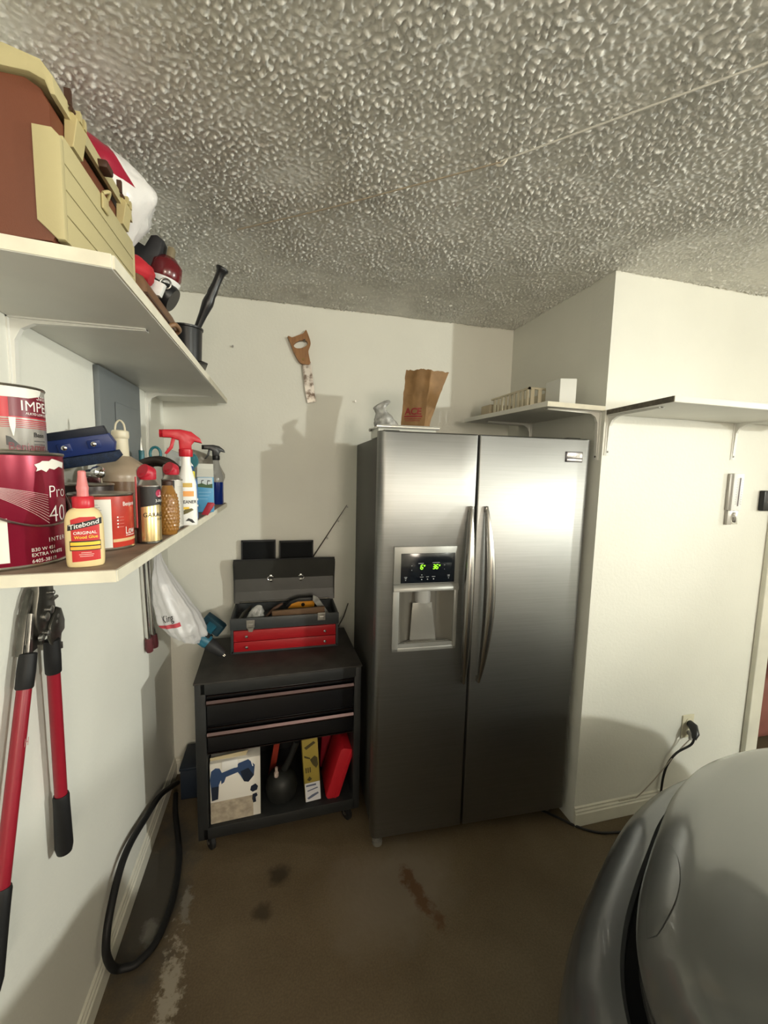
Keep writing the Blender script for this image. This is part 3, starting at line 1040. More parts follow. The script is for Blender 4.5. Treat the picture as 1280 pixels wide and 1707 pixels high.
NAVYD = mat('dark_navy_print', (0.012, 0.018, 0.035), 0.45)
patch(bx, bmp, rect(0.001, 0.001, BW-0.03, 0.096), mat('tan_print', (0.46, 0.39, 0.30), 0.55, var=0.35, vscale=40), 'print', 0.05)
patch(bx, bmp, [(0.0, 0.20), (0.006, 0.236), (0.022, 0.247), (0.038, 0.243), (0.046, 0.222), (0.10, 0.236), (0.112, 0.252), (0.150, 0.262), (0.176, 0.232), (0.172, 0.186), (0.150, 0.160), (0.132, 0.166), (0.118, 0.196), (0.108, 0.212), (0.062, 0.200), (0.054, 0.178), (0.044, 0.172), (0.042, 0.190), (0.034, 0.170), (0.030, 0.108), (0.006, 0.104), (0.003, 0.165)], NAVY, 'drill_print', 0.05)
patch(bx, bmp2, [(0.006, 0.165), (0.034, 0.165), (0.030, 0.108), (0.006, 0.104)], NAVYD, 'drill_print', 0.05)
patch(bx, bmp2, [(0.118, 0.214), (0.150, 0.224), (0.172, 0.186), (0.150, 0.160), (0.132, 0.166)], NAVYD, 'drill_print', 0.05)
patch(bx, bmp2, [(0.160, 0.252), (0.164, 0.252), (0.170, 0.228), (0.166, 0.228)], WHITEP, 'drill_print', 0.05)
patch(bx, bmp, [(0.160, 0.138), (0.178, 0.146), (0.188, 0.132), (0.184, 0.116), (0.166, 0.110), (0.156, 0.120)], NAVYD, 'battery_print', 0.05)
patch(bx, bmp, [(0.166, 0.100), (0.182, 0.103), (0.186, 0.090), (0.178, 0.083), (0.180, 0.062), (0.168, 0.060), (0.163, 0.080)], NAVYD, 'charger_print', 0.05)

# red spring clamp at the back
cl = thing('spring_clamp', CT @ Vector((0.29, 0.10, CB)), 'dull red tool leaning behind the drill box in the chest compartment', 'clamp')
DRED = mat('dull_red', (0.30, 0.035, 0.02), 0.45)
mb = MB(CT @ ROT((0.272, 0.19, CB+0.002), 0, 0.12, 0)); mb.prism([(0, 0), (0.03, 0), (0.036, 0.20), (0.058, 0.235), (0.055, 0.272), (0.03, 0.288), (0.012, 0.262), (-0.004, 0.225), (0.010, 0.215)], 0, 0.022, 'XZ', 0.004); mb.obj('handle', DRED, cl)
mb = MB(CT @ ROT((0.272, 0.168, CB+0.215), 0, 0.12, 0)); mb.lathe([(0.009, 0), (0.009, 0.016)], T=ROT((0.02, 0.02, 0.02), math.pi/2), seg=14); mb.obj('pivot', STEEL, cl)

# dark funnel-like vessel with handle
fn_ = thing('oil_can', CT @ Vector((0.34, 0.13, CB)), 'round dark grey oil can with a slanted stick handle beside the drill box', 'can')
OILM = mat('oil_can_grey', (0.014, 0.015, 0.0145), 0.5, var=0.3, vscale=20)
mb = MB(CT); mb.lathe([(0.045, 0), (0.062, 0.012), (0.070, 0.05), (0.066, 0.085), (0.052, 0.112), (0.022, 0.126), (0.012, 0.13)], (0.335, 0.10, CB), 32); mb.obj('body', OILM, fn_)
mb = MB(CT); mb.tube([(0.345, 0.10, CB+0.118), (0.375, 0.09, CB+0.19), (0.400, 0.085, CB+0.262)], [0.016, 0.013, 0.014], 14); mb.obj('handle', OILM, fn_)
mb = MB(CT); mb.lathe([(0.010, 0.118), (0.010, 0.136), (0.006, 0.14), (0.006, 0.16)], (0.312, 0.075, CB), 14); mb.obj('cap', mat('oil_cap', (0.5, 0.40, 0.36), 0.35), fn_)

# yellow tool box carton
yb = thing('tool_carton', CT @ Vector((0.45, 0.1, CB)), 'narrow yellow carton with a white lower label standing in the chest', 'box')
YT = CT @ ROT((0.436, 0.03, CB+0.0025), 0, -0.06, 0.0)
mb = MB(YT); mb.box((0, 0, 0), (0.068, 0.12, 0.297), 0.0015); mb.obj('carton', mat('olive_yellow_carton', (0.32, 0.24, 0.045), 0.5), yb)
ym = plane_map(YT @ Vector((0, -0.0003, 0)), YT.to_3x3() @ Vector((1, 0, 0)), YT.to_3x3() @ Vector((0, 0, 1)), 0.0008)
ym2 = plane_map(YT @ Vector((0, -0.0003, 0)), YT.to_3x3() @ Vector((1, 0, 0)), YT.to_3x3() @ Vector((0, 0, 1)), 0.0015)
patch(yb, ym, rect(0.001, 0.001, 0.067, 0.090), mat('label_white', (0.70, 0.70, 0.74), 0.5), 'label', 0.05)
BLUEG = mat('label_blue_grey', (0.12, 0.14, 0.22), 0.5)
patch(yb, ym2, rect(0.006, 0.074, 0.050, 0.082), BLUEG, 'print', 0.05)
patch(yb, ym2, [(0.008, 0.02), (0.030, 0.032), (0.056, 0.040), (0.060, 0.032), (0.034, 0.020), (0.014, 0.012)], BLUEG, 'print', 0.05)
patch(yb, ym2, [(0.010, 0.055), (0.055, 0.064), (0.058, 0.059), (0.012, 0.050)], BLUEG, 'print', 0.05)
OLD = mat('olive_dark_print', (0.07, 0.055, 0.02), 0.5)
for q in ([(0.03, 0.20), (0.05, 0.216), (0.062, 0.205), (0.064, 0.17), (0.055, 0.155), (0.04, 0.175)], [(0.008, 0.262), (0.05, 0.285), (0.058, 0.275), (0.016, 0.250)], [(0.006, 0.225), (0.03, 0.21), (0.032, 0.202), (0.006, 0.214)],
          rect(0.008, 0.14, 0.013, 0.165), rect(0.017, 0.14, 0.022, 0.165), rect(0.026, 0.14, 0.031, 0.165), [(0.012, 0.108), (0.024, 0.122), (0.034, 0.108), (0.022, 0.098)]):
    patch(yb, ym2, q, OLD, 'print', 0.05)

# red plastic case leaning
rc = thing('tool_case', CT @ Vector((0.56, 0.1, CB)), 'bright red plastic tool case leaning against the right of the compartment', 'case')
RCM = mat('red_case', (0.46, 0.012, 0.022), 0.38)
mb = MB(CT @ ROT((0.522, 0.028, CB), 0, 0.30, 0)); mb.prism([(0.0, 0.012), (0.012, 0.0), (0.045, 0.0), (0.062, 0.022), (0.062, 0.225), (0.052, 0.245), (0.012, 0.245), (0.0, 0.232)], 0, 0.17, 'XZ', 0.006); mb.obj('shell', RCM, rc)
mb = MB(CT @ ROT((0.522, 0.028, CB), 0, 0.30, 0)); mb.prism([(0.040, 0.010), (0.047, 0.010), (0.050, 0.235), (0.043, 0.235)], -0.003, 0.172, 'XZ', 0.0015); mb.obj('seam_rib', RCM, rc)
rc2 = MB(CT @ ROT((0.545, 0.225, CB+0.003), 0, 0.05, 0)); rc2.box((-0.022, 0.0, 0), (0.060, 0.10, 0.285), 0.006)
tag(rc2.obj('tool_case', mat('dark_red_case', (0.20, 0.006, 0.014), 0.4)), 'dark red tall case behind the bright red tool case', 'case')

# ================================================================== metal tool box on the chest
tb = thing('tool_box', (0.56, -0.18, 0.7495), 'open grey metal tool box with two red drawers on top of the chest', 'tool box')
TBM = mat('toolbox_grey', (0.042, 0.046, 0.049), 0.38, var=0.12, vscale=10)
TBL = mat('toolbox_lid_grey', (0.045, 0.045, 0.041), 0.42, var=0.12, vscale=10)
TBR = mat('toolbox_red', (0.34, 0.009, 0.014), 0.35)
x0, x1, y0, y1, zb, zt = 0.318, 0.806, -0.292, -0.075, 0.7495, 0.915
mb = MB()
mb.box((x0, y0+0.003, zb), (x1, y1, zb+0.012)); mb.box((x0, y0+0.003, zb), (x0+0.012, y1, zt), 0.002); mb.box((x1-0.012, y0+0.003, zb), (x1, y1, zt), 0.002)
mb.box((x0, y1-0.006, zb), (x1, y1, zt)); mb.box((x0-0.002, y0, 0.862), (x1+0.002, y0+0.008, zt), 0.002)
mb.box((x0, y0+0.003, 0.860), (x1, y1-0.004, 0.872))
mb.obj('body', TBM, tb)
for za, zb_ in ((0.807, 0.857), (0.759, 0.804)):
    d = MB().box((x0+0.013, y0, za), (x1-0.013, y0+0.02, zb_), 0.0015).obj('drawer', TBR, tb)
    for x in (x0+0.07, x1-0.065):
        k = MB().lathe([(0.003, 0), (0.003, 0.006), (0.0065, 0.009), (0.0065, 0.012), (0.003, 0.015)], T=ROT((x, y0, (za+zb_)/2), math.pi/2), seg=14)
        k.obj('knob', CHROME, d)
# lid: two flat leaves with a bend, standing open
mb = MB()
lidp = [(-0.082, 0.918), (-0.075, 0.918), (-0.060, 1.034), (-0.090, 1.125), (-0.094, 1.138), (-0.088, 1.140), (-0.080, 1.125), (-0.052, 1.034)]
mb.prism(lidp, x0-0.004, x1+0.004, 'YZ')
mb.prism([(-0.082, 0.918), (-0.060, 1.034), (-0.088, 1.120), (-0.094, 1.134), (-0.104, 1.115), (-0.084, 1.03)], x0-0.006, x0-0.003, 'YZ')
mb.prism([(-0.082, 0.918), (-0.060, 1.034), (-0.088, 1.120), (-0.094, 1.134), (-0.104, 1.115), (-0.084, 1.03)], x1+0.003, x1+0.006, 'YZ')
lid = mb.obj('lid', TBL, tb, ang=15)
mb = MB(); mb.tube([(x0-0.004, -0.092, 1.139), (x1+0.004, -0.092, 1.139)], 0.004, 8); mb.obj('lid_lip', BLACKM, lid)
mb = MB(); mb.tube([(x0+0.02, -0.079, 0.921), (x1-0.02, -0.079, 0.921)], 0.005, 10); mb.obj('hinge', DSTEEL, lid)
for sx_, xc in ((-1, 0.490), (1, 0.640)):
    mb = MB()
    ring = [(xc+sx_*0.016*math.cos(a), -0.0690, 1.036+0.011*math.sin(a)) for a in [math.pi*(-0.75+1.5*k/14) for k in range(15)]]
    mb.tube(ring, 0.003, 8)
    for dz in (-0.012, 0.012):
        mb.lathe([(0.007, 0), (0.007, 0.003), (0.003, 0.005)], T=ROT((xc, -0.066, 1.036+dz), math.pi/2), seg=14)
    mb.obj('handle_bracket', CHROME, lid)
for x, z in ((0.405, 0.870), (0.725, 0.884)):
    mb = MB().box((x-0.018, y0-0.004, z), (x+0.018, y0, z+0.036), 0.001); mb.box((x-0.010, y0-0.008, z+0.004), (x+0.010, y0-0.003, z+0.020), 0.002)
    if x < 0.5:
        mb.prism([(x-0.014, z), (x+0.014, z), (x+0.008, z-0.018), (x-0.008, z-0.018)], y0-0.006, y0-0.002, 'XZ')
    for dx in (-0.013, 0.013):
        mb.lathe([(0.0025, 0), (0.0025, 0.0015)], T=ROT((x+dx, y0-0.004, z+0.030), math.pi/2), seg=8)
    mb.obj('latch', STEEL, tb, smooth=False)
# contents of the tool box (its tray floor is at z 0.872)
ZF = 0.8722
yt = thing('hand_tool', (0.63, -0.2, ZF), 'orange faced black hand tool lying in the open tool box', 'tool')
mb = MB(ROT((0.560, -0.165, ZF+0.001), 0.12, 0, 0)); mb.prism([(0, 0), (0.158, 0), (0.160, 0.075), (0.145, 0.086), (0.06, 0.084), (0.022, 0.070), (0.0, 0.045)], 0, 0.03, 'XZ', 0.004); mb.obj('body', BLACK, yt)
mb = MB(ROT((0.560, -0.165, ZF+0.001), 0.12, 0, 0)); mb.prism([(0.012, 0.036), (0.140, 0.036), (0.143, 0.068), (0.06, 0.068), (0.03, 0.058)], -0.003, 0.002, 'XZ', 0.001); fo = mb.obj('orange_face', mat('orange_plastic', (0.72, 0.30, 0.025), 0.4), yt)
mb = MB(ROT((0.560, -0.165, ZF+0.001), 0.12, 0, 0)); mb.lathe([(0.009, 0), (0.009, 0.004)], T=ROT((0.085, -0.003, 0.053), math.pi/2), seg=14); mb.obj('button', BLACK, fo)
brn = MB(ROT((0.50, -0.262, ZF), 0, -0.05, -0.05)); brn.box((0, 0, 0), (0.245, 0.016, 0.058), 0.003)
tag(brn.obj('wooden_strip', mat('brown_wood', (0.14, 0.075, 0.035), 0.6, var=0.3, vscale=30, stretch=(2, 20, 20))), 'brown wooden strip lying along the front of the open tool box', 'strip')
tag(crumple('plastic_pouch', FILMG, None, [(0, 0, 0.0, 0.036, 0.020), (0, 0, 0.025, 0.038, 0.022), (0.004, 0, 0.05, 0.030, 0.018), (0.01, 0, 0.072, 0.014, 0.008), (0.012, 0, 0.078, 0.004, 0.003)], (0.425, -0.225, ZF+0.002), amp=0.008, freq=45, seed=5, org=(0.425, -0.225, ZF)), 'crumpled silvery plastic pouch at the left of the open tool box', 'pouch')
mb = MB(ROT((0.757, -0.215, ZF+0.012), 0, -0.60, 0.1)); 
for k in range(3):
    mb.prism([(-0.012, -0.008), (0.012, -0.008), (0.014, 0.10), (0.002, 0.118), (-0.014, 0.10)], 0.006*k-0.003, 0.006*k-0.001, 'XZ')
tag(mb.obj('clear_pack', FILMG), 'clear plastic pack propped at the right end of the open tool box', 'pack')
for i, (xa, ya, xb, yb_, zz) in enumerate([(0.345, -0.24, 0.40, -0.16, 0.018), (0.47, -0.2, 0.545, -0.15, 0.02)]):
    mb = MB().tube([(xa, ya, ZF+0.010), ((xa+xb)/2, (ya+yb_)/2, ZF+zz+0.02), (xb, yb_, ZF+0.055)], [0.008, 0.009, 0.006], 10)
    tag(mb.obj('hand_tool', DSTEEL if i == 0 else mat('brown_handle', (0.10, 0.05, 0.03), 0.5)), ['dark metal hand tool at the left end inside the tool box', 'brown handled tool in the middle of the tool box'][i], 'tool')

# ------------------------------------------------------------------ behind the tool box
for i, (xa, xb, lab) in enumerate([(0.349, 0.511, 'left of two thin black panels standing behind the tool box lid'), (0.535, 0.702, 'right of two thin black panels standing behind the tool box lid')]):
    t = thing('flat_panel', ((xa+xb)/2, -0.032, 0.7495), lab, 'panel', 'black panels behind the tool box')
    z2 = 1.226-0.006*i
    MB().box((xa, -0.037, 0.7495), (xb, -0.025, z2), 0.003).obj('screen', mat('black_screen', (0.005, 0.006, 0.007), 0.7, spec=0.2), t)
    mb = MB(); mb.box((xa-0.003, -0.0385, z2-0.006), (xb+0.003, -0.024, z2+0.002), 0.001); mb.box((xa-0.003, -0.0385, 0.7495), (xa+0.004, -0.024, z2)); mb.box((xb-0.004, -0.0385, 0.7495), (xb+0.003, -0.024, z2))
    mb.obj('frame', BLACKM, t, smooth=False)
rod = thing('fishing_rod', (0.55, -0.032, 0.75), 'thin dark fishing rod tip leaning on the back wall behind the tool box', 'fishing rod')
a = Vector((0.56, -0.0110, 0.90)); b = Vector((0.884, -0.0085, 1.405))
MB().tube([a+(b-a)*t for t in (0, .3, .6, .85, 1)], [0.0045, 0.004, 0.003, 0.0022, 0.0015], 8).obj('blank', mat('rod_dark', (0.05, 0.04, 0.03), 0.4), rod)
MB().tube([Vector((0.465, -0.0115, 0.7497)), a], [0.009, 0.0065], 10).obj('grip', mat('rod_cork', (0.20, 0.13, 0.08), 0.8), rod)
for t in (0.45, 0.66, 0.84, 0.99):
    p = a+(b-a)*t; r_ = 0.007-0.004*t
    MB().tube([(p.x+0.006+r_*math.cos(q), p.y-0.004, p.z-0.005+r_*math.sin(q)) for q in [k*math.pi/6 for k in range(12)]], 0.0012, 6, closed=True).obj('line_guide', STEEL, rod)
tag(MB().tube([(0.835, -0.07, 0.7525), (0.872, -0.035, 0.80), (0.898, -0.012, 0.862)], [0.004, 0.0035, 0.003], 8).obj('metal_rod', DSTEEL), 'short dark rod leaning in the gap right of the tool box', 'rod')

# ------------------------------------------------------------------ cordless drill and the bag over it
dr_ = thing('cordless_drill', (0.27, -0.34, 0.75), 'blue and black cordless drill with its nose resting on the chest', 'drill')
tip = Vector((0.306, -0.358, 0.775)); tail = Vector((0.170, -0.330, 0.888))
ax = (tip-tail).normalized()
up_ = Vector((0.25, 0.95, 0.02)); up_ = (up_-ax*up_.dot(ax)).normalized(); sd = ax.cross(up_)
DT = Matrix(((ax.x, up_.x, sd.x, tail.x), (ax.y, up_.y, sd.y, tail.y), (ax.z, up_.z, sd.z, tail.z), (0, 0, 0, 1)))
DBLUE = mat('drill_blue', (0.022, 0.14, 0.22), 0.4)
XR_ = Matrix.Rotation(math.pi/2, 4, 'Y')
L = (tip-tail).length
mb = MB(DT); mb.lathe([(0.014, 0), (0.026, 0.006), (0.029, 0.03), (0.029, 0.075), (0.024, 0.09)], T=XR_, seg=24); mb.obj('motor_housing', DBLUE, dr_)
mb = MB(DT); mb.lathe([(0.026, 0.085), (0.028, 0.095), (0.027, 0.112), (0.022, 0.128), (0.018, 0.158), (0.013, 0.166)], T=XR_, seg=24); mb.obj('gearbox_chuck', BLACKM, dr_)
mb = MB(DT)
for k in range(3):
    aa = k*2*math.pi/3
    mb.tube([(0.160, 0.005*math.cos(aa), 0.005*math.sin(aa)), (0.175, 0.0035*math.cos(aa), 0.0035*math.sin(aa))], 0.0032, 8)
mb.obj('chuck_jaws', CHROME, dr_)
mb = MB(DT); mb.prism([(0.03, 0.015), (0.072, 0.015), (0.064, 0.075), (0.066, 0.115), (0.022, 0.115), (0.024, 0.06)], -0.016, 0.016, 'XY', 0.006); mb.obj('grip', DBLUE, dr_)
mb = MB(DT); mb.prism([(-0.006, 0.112), (0.088, 0.112), (0.096, 0.120), (0.094, 0.150), (0.082, 0.158), (-0.008, 0.152)], -0.030, 0.030, 'XY', 0.006); mb.obj('battery', mat('battery_navy', (0.010, 0.045, 0.07), 0.45), dr_)
mb = MB(DT); mb.prism([(0.070, 0.03), (0.080, 0.034), (0.078, 0.052), (0.066, 0.056)], -0.009, 0.009, 'XY', 0.003); mb.obj('trigger', BLACK, dr_)
mb = MB(DT); mb.box((0.040, -0.018, 0.024), (0.074, 0.014, 0.0305), 0.004); mb.obj('side_plate', BLACKM, dr_)

# hanging white shopping bag, drawn over the drill
hb = thing('shopping_bag', (0.12, -0.36, 0.86), 'white plastic shopping bag with red print hanging from the left wall', 'bag')
SECT = [(0.040, -0.32, 1.235, 0.012, 0.008), (0.046, -0.33, 1.19, 0.020, 0.016), (0.065, -0.345, 1.12, 0.045, 0.03), (0.092, -0.35, 1.05, 0.066, 0.04),
        (0.118, -0.35, 0.98, 0.082, 0.05), (0.135, -0.35, 0.92, 0.088, 0.056), (0.145, -0.345, 0.885, 0.080, 0.054), (0.152, -0.34, 0.862, 0.062, 0.046)]


def bag_surface(k, a):
    pass


mb = MB()
S = spline([(s[0], s[1], s[2]) for s in SECT], 6); R = spline([(s[3], s[4], 0) for s in SECT], 6)
seg = 64
vs, fs = [], []
n = len(S)
for i, (q, r) in enumerate(zip(S, R)):
    t = i/(n-1)
    for k in range(seg):
        a = 2*math.pi*k/seg
        fold = 1+0.10*math.sin(a*7+t*1.5)*(0.4+0.6*(1-t))+0.05*math.sin(a*13-t*3)
        p = Vector((r.x*math.cos(a)*fold, r.y*math.sin(a)*fold, 0))
        p.z = -0.34*p.x*t*0.9                       # mouth slants down to the left
        d = noise.noise((q+p)*22)*0.010*(0.3+t)+noise.noise((q+p)*55)*0.003
        p += Vector((math.cos(a), math.sin(a), 0))*d
        p = q+p
        p.x = max(p.x, 0.028)
        vs.append(p)
for i in range(n-1):
    for k in range(seg):
        k2 = (k+1) % seg
        fs.append((i*seg+k, i*seg+k2, (i+1)*seg+k2, (i+1)*seg+k))
mb.add(vs, fs)
FILMB = mat('shopping_bag_film', (0.70, 0.70, 0.72), 0.3, bump=0.4, bscale=30, bdist=0.006, trans=0.15)
mb.obj('film', FILMB, hb, ang=70)
MB().tube(spline([(0.002, -0.318, 1.262), (0.012, -0.318, 1.258), (0.016, -0.318, 1.246), (0.022, -0.318, 1.242), (0.028, -0.318, 1.25)], 4), 0.0022, 8).obj('hook', STEEL, hb)
MB().tube(spline([(0.040, -0.322, 1.225), (0.030, -0.319, 1.262), (0.020, -0.318, 1.245), (0.030, -0.322, 1.225)], 5), 0.004, 8, flat=0.5).obj('bag_handle', FILMB, hb)


def bagfront(o, sc=1.0):
    def f(u, v, w_):
        # print lies on the bag's camera side, running uphill to the right
        t_ = 0.66-v*2.6-u*0.9
        i = max(0, min(n-1.001, t_*(n-1)))
        i0 = int(i); fr = i-i0
        a = (-2.35+u*11.5)
        k = (a/(2*math.pi)*seg) % seg
        k0 = int(k); fk = k-k0
        A = vs[i0*seg+k0]; B = vs[i0*seg+(k0+1) % seg]; Cc = vs[min(i0+1, n-1)*seg+k0]; D = vs[min(i0+1, n-1)*seg+(k0+1) % seg]
        P = A.lerp(B, fk).lerp(Cc.lerp(D, fk), fr)
        c = Vector(S[i0]); d = P-c; d.z = 0
        return P+d.normalized()*0.0022
    return f


lettering(hb, 'King', bagfront(0), 0.026, BLACKP, bold=0.006, maxe=0.006, sx=0.95)


def bagfront2(u, v, w_):
    return bagfront(0)(u, v-0.021, w_)


patch(hb, bagfront2, rect(-0.026, -0.006, 0.080, 0.010), mat('red_bag_print', (0.45, 0.05, 0.07), 0.5), 'print_bar', 0.006)

# steel rods hanging on the wall behind the bag
for i, (ya, yb_, lab) in enumerate([(-0.435, -0.395, 'left of two thin steel rods hanging on the left wall by the white bag'), (-0.385, -0.325, 'right of two thin steel rods hanging on the left wall by the white bag')]):
    t = thing('steel_rod', (0.016, ya, 0.86), lab, 'rod', 'steel rods hanging on the left wall')
    zb_ = 0.855-0.012*i
    MB().tube([(0.014, ya, 1.335), (0.016, yb_, zb_+0.035)], 0.0085, 12).obj('shaft', CHROME, t)
    MB().tube([(0.016, yb_-0.0004, zb_+0.04), (0.017, yb_+0.002, zb_), (0.019, yb_+0.004, zb_-0.018)], [0.013, 0.016, 0.012], 12).obj('end_grip', mat('maroon_rubber', (0.09, 0.018, 0.022), 0.5), t)
    MB().tube([(0.002, ya, 1.322), (0.022, ya, 1.322), (0.026, ya, 1.332)], 0.003, 8).obj('hook', STEEL, t)

# ------------------------------------------------------------------ bolt cutters on the left wall
bc = thing('bolt_cutters', (0.03, -1.18, 0.62), 'long red handled bolt cutters with black grips hanging on the left wall', 'bolt cutters')
CREDM = mat('cutter_red', (0.235, 0.009, 0.020), 0.32)
# everything is laid out in the wall plane (y, z), x = distance from wall
def blade(name, pts, x0_, x1_, m, bev=0.003):
    return MB().prism(pts, x0_, x1_, 'YZ', bev).obj(name, m, bc)


blade('jaw', [(-1.160, 1.40), (-1.112, 1.40), (-1.108, 1.33), (-1.106, 1.285), (-1.100, 1.255), (-1.137, 1.232), (-1.162, 1.203), (-1.180, 1.25), (-1.180, 1.28), (-1.166, 1.32)], 0.020, 0.036, DSTEEL)
blade('link_plate', [(-1.110, 1.271), (-1.094, 1.263), (-1.082, 1.231), (-1.085, 1.209), (-1.099, 1.203), (-1.104, 1.186), (-1.096, 1.182), (-1.097, 1.165), (-1.134, 1.178), (-1.150, 1.212), (-1.143, 1.238)], 0.036, 0.043, DSTEEL)
blade('cutter_arm', [(-1.163, 1.33), (-1.176, 1.315), (-1.192, 1.286), (-1.208, 1.239), (-1.219, 1.203), (-1.208, 1.200), (-1.199, 1.235), (-1.184, 1.283), (-1.169, 1.303)], 0.012, 0.026, DSTEEL, 0.002)
blade('cutter_arm', [(-1.186, 1.282), (-1.179, 1.279), (-1.194, 1.200), (-1.207, 1.203)], 0.024, 0.031, STEEL, 0.001)
blade('link_plate', [(-1.166, 1.225), (-1.180, 1.228), (-1.212, 1.222), (-1.206, 1.195), (-1.165, 1.197)], 0.018, 0.027, DSTEEL)
for y, z, r_ in ((-1.132, 1.272, .009), (-1.112, 1.250, .007), (-1.152, 1.262, .010), (-1.150, 1.225, .007), (-1.175, 1.224, .007), (-1.118, 1.238, .006), (-1.120, 1.308, .005)):
    mb = MB().lathe([(r_, 0), (r_, 0.006), (r_*0.7, 0.007), (r_*0.2, 0.008)], T=ROT((0.036, y, z), 0, math.pi/2, 0), seg=14); mb.obj('rivet', STEEL, bc)
for y, z in ((-1.100, 1.290), (-1.092, 1.247)):
    MB().tube([(0.034, y-0.012, z), (0.034, y+0.006, z+0.001)], [0.005, 0.004], 10).obj('bolt', STEEL, bc)


def cutter_handle(a, b, col0, g0):
    a = Vector(a); b = Vector(b); d = b-a
    p = lambda t: a+d*t
    MB().tube([p(col0-0.02), p(0.5), p(g0+0.02)], 0.0128, 18).obj('handle', CREDM, bc)
    MB().tube([p(0), p(0.002), p(col0*0.5), p(col0), p(col0+0.004)], [0.013, 0.0152, 0.0160, 0.0155, 0.0140], 18).obj('collar', RUBBER, bc)
    MB().tube([p(g0), p(g0+0.01), p(g0+0.06), p(0.97), p(1.0)], [0.0150, 0.0165, 0.0165, 0.0185, 0.0155], 18).obj('grip', RUBBER, bc)


cutter_handle((0.030, -1.2065, 1.205), (0.026, -1.381, 0.640), 0.115, 0.715)
cutter_handle((0.034, -1.1265, 1.200), (0.028, -1.1175, 0.662), 0.145, 0.718)
lettering(bc, 'H', plane_map((0.0420, -1.266, 1.035), (0, 0.96, -0.28), (0, 0.28, 0.96)), 0.016, mat('faint_print', (0.50, 0.22, 0.22), 0.5), bold=0.01)
MB().box((0.001, -1.14, 1.31), (0.021, -1.128, 1.32)).obj('hanger', STEEL, bc)

# ------------------------------------------------------------------ back wall: hand saw
sw = thing('hand_saw', (0.64, -0.01, 1.93), 'old hand saw with a wooden handle hanging on the back wall', 'saw')
WOOD = mat('saw_wood', (0.33, 0.155, 0.055), 0.5, var=0.3, vscale=14, stretch=(6, 1, 1))


def pw(px, py):
    """a point of the back wall from the photograph's measurements of the saw"""
    return ((px-480)*0.00300+0.578, 2.285-(py-552)*0.00292)


SP = lambda L: [pw(*q) for q in L]
hp = spline([(q[0], q[1], 0) for q in SP([(479, 565), (486, 567), (497, 562), (505, 558), (508.5, 552), (511, 556), (515.5, 568), (516.5, 576), (513, 587), (514.5, 597), (516, 608), (508, 609.5), (500, 608), (494, 600), (488, 588), (483, 575)])], 3, closed=True)
outer = [(p.x, p.y) for p in hp]
hole = [(q[0], q[1]) for q in [pw(500.5+11.2*math.cos(t)+1.6*math.sin(t), 577.0+5.9*math.sin(t)-4.0*math.cos(t)) for t in [2*math.pi*k/len(outer) for k in range(len(outer))]]]
# ring between outline and hand hole, matched by angle
cxh = sum(p[0] for p in hole)/len(hole); czh = sum(p[1] for p in hole)/len(hole)


def resamp(poly, N=64):
    out = []
    for k in range(N):
        th = 2*math.pi*k/N
        dx_, dz_ = math.cos(th), math.sin(th)
        best = None
        for i in range(len(poly)):
            (x1_, z1_), (x2_, z2_) = poly[i], poly[(i+1) % len(poly)]
            ex, ez = x2_-x1_, z2_-z1_
            den = dx_*ez-dz_*ex
            if abs(den) < 1e-12:
                continue
            t = ((x1_-cxh)*ez-(z1_-czh)*ex)/den
            u = ((x1_-cxh)*dz_-(z1_-czh)*dx_)/den
            if t > 0 and -1e-6 <= u <= 1+1e-6 and (best is None or t > best):
                best = t
        out.append((cxh+dx_*best, czh+dz_*best))
    return out


O_, I_ = resamp(outer, 96), resamp(hole, 96)
mb = MB()
vs = []
for y in (-0.022, -0.004):
    vs += [(p[0], y, p[1]) for p in O_]+[(p[0], y, p[1]) for p in I_]
N_ = 96
fs = []
for k in range(N_):
    k2 = (k+1) % N_
    fs += [(k, k2, N_+k2, N_+k), (2*N_+k, 3*N_+k, 3*N_+k2, 2*N_+k2), (k, 2*N_+k, 2*N_+k2, k2), (N_+k, N_+k2, 3*N_+k2, 3*N_+k)]
mb.add(vs, fs); mb.obj('handle', WOOD, sw, ang=30)
mb = MB().prism(SP([(502, 604), (517, 604), (520.5, 628), (523, 650), (526, 671), (512, 674), (508, 655), (505, 630)]), -0.0145, -0.0125, 'XZ')
mb.obj('blade', mat('rusty_blade', (0.46, 0.43, 0.39), 0.4, 0.7, col2=(0.12, 0.09, 0.07), vscale=35, vlo=0.38, vhi=0.56), sw, smooth=False)
q = pw(504.5, 601.5); mb = MB().lathe([(0.006, 0), (0.006, 0.003)], T=ROT((q[0], -0.022, q[1]), math.pi/2), seg=14); mb.obj('blade_screw', mat('brass_dull', (0.22, 0.14, 0.05), 0.4, 0.8), sw)
q = pw(506.5, 570.0); mb = MB().tube([(q[0], 0.0, q[1]), (q[0], -0.028, q[1]), (q[0], -0.031, q[1]+0.003)], 0.0035, 8); mb.obj('nail', STEEL, sw)

# ------------------------------------------------------------------ grey panel box on the left wall
ep = thing('breaker_panel', (0.012, -0.6, 1.50), 'flat grey metal breaker panel on the left wall between the shelves', 'panel')
PG = mat('panel_grey', (0.16, 0.175, 0.18), 0.5, var=0.06, vscale=5)
MB().box((0.0005, -0.752, 1.49), (0.016, -0.385, 1.892), 0.003).obj('cover', PG, ep)
pd = MB().box((0.016, -0.640, 1.53), (0.0205, -0.42, 1.80), 0.003).obj('door', PG, ep)
MB().box((0.0205, -0.633, 1.675), (0.026, -0.623, 1.705), 0.002).obj('latch', CHROME, pd)

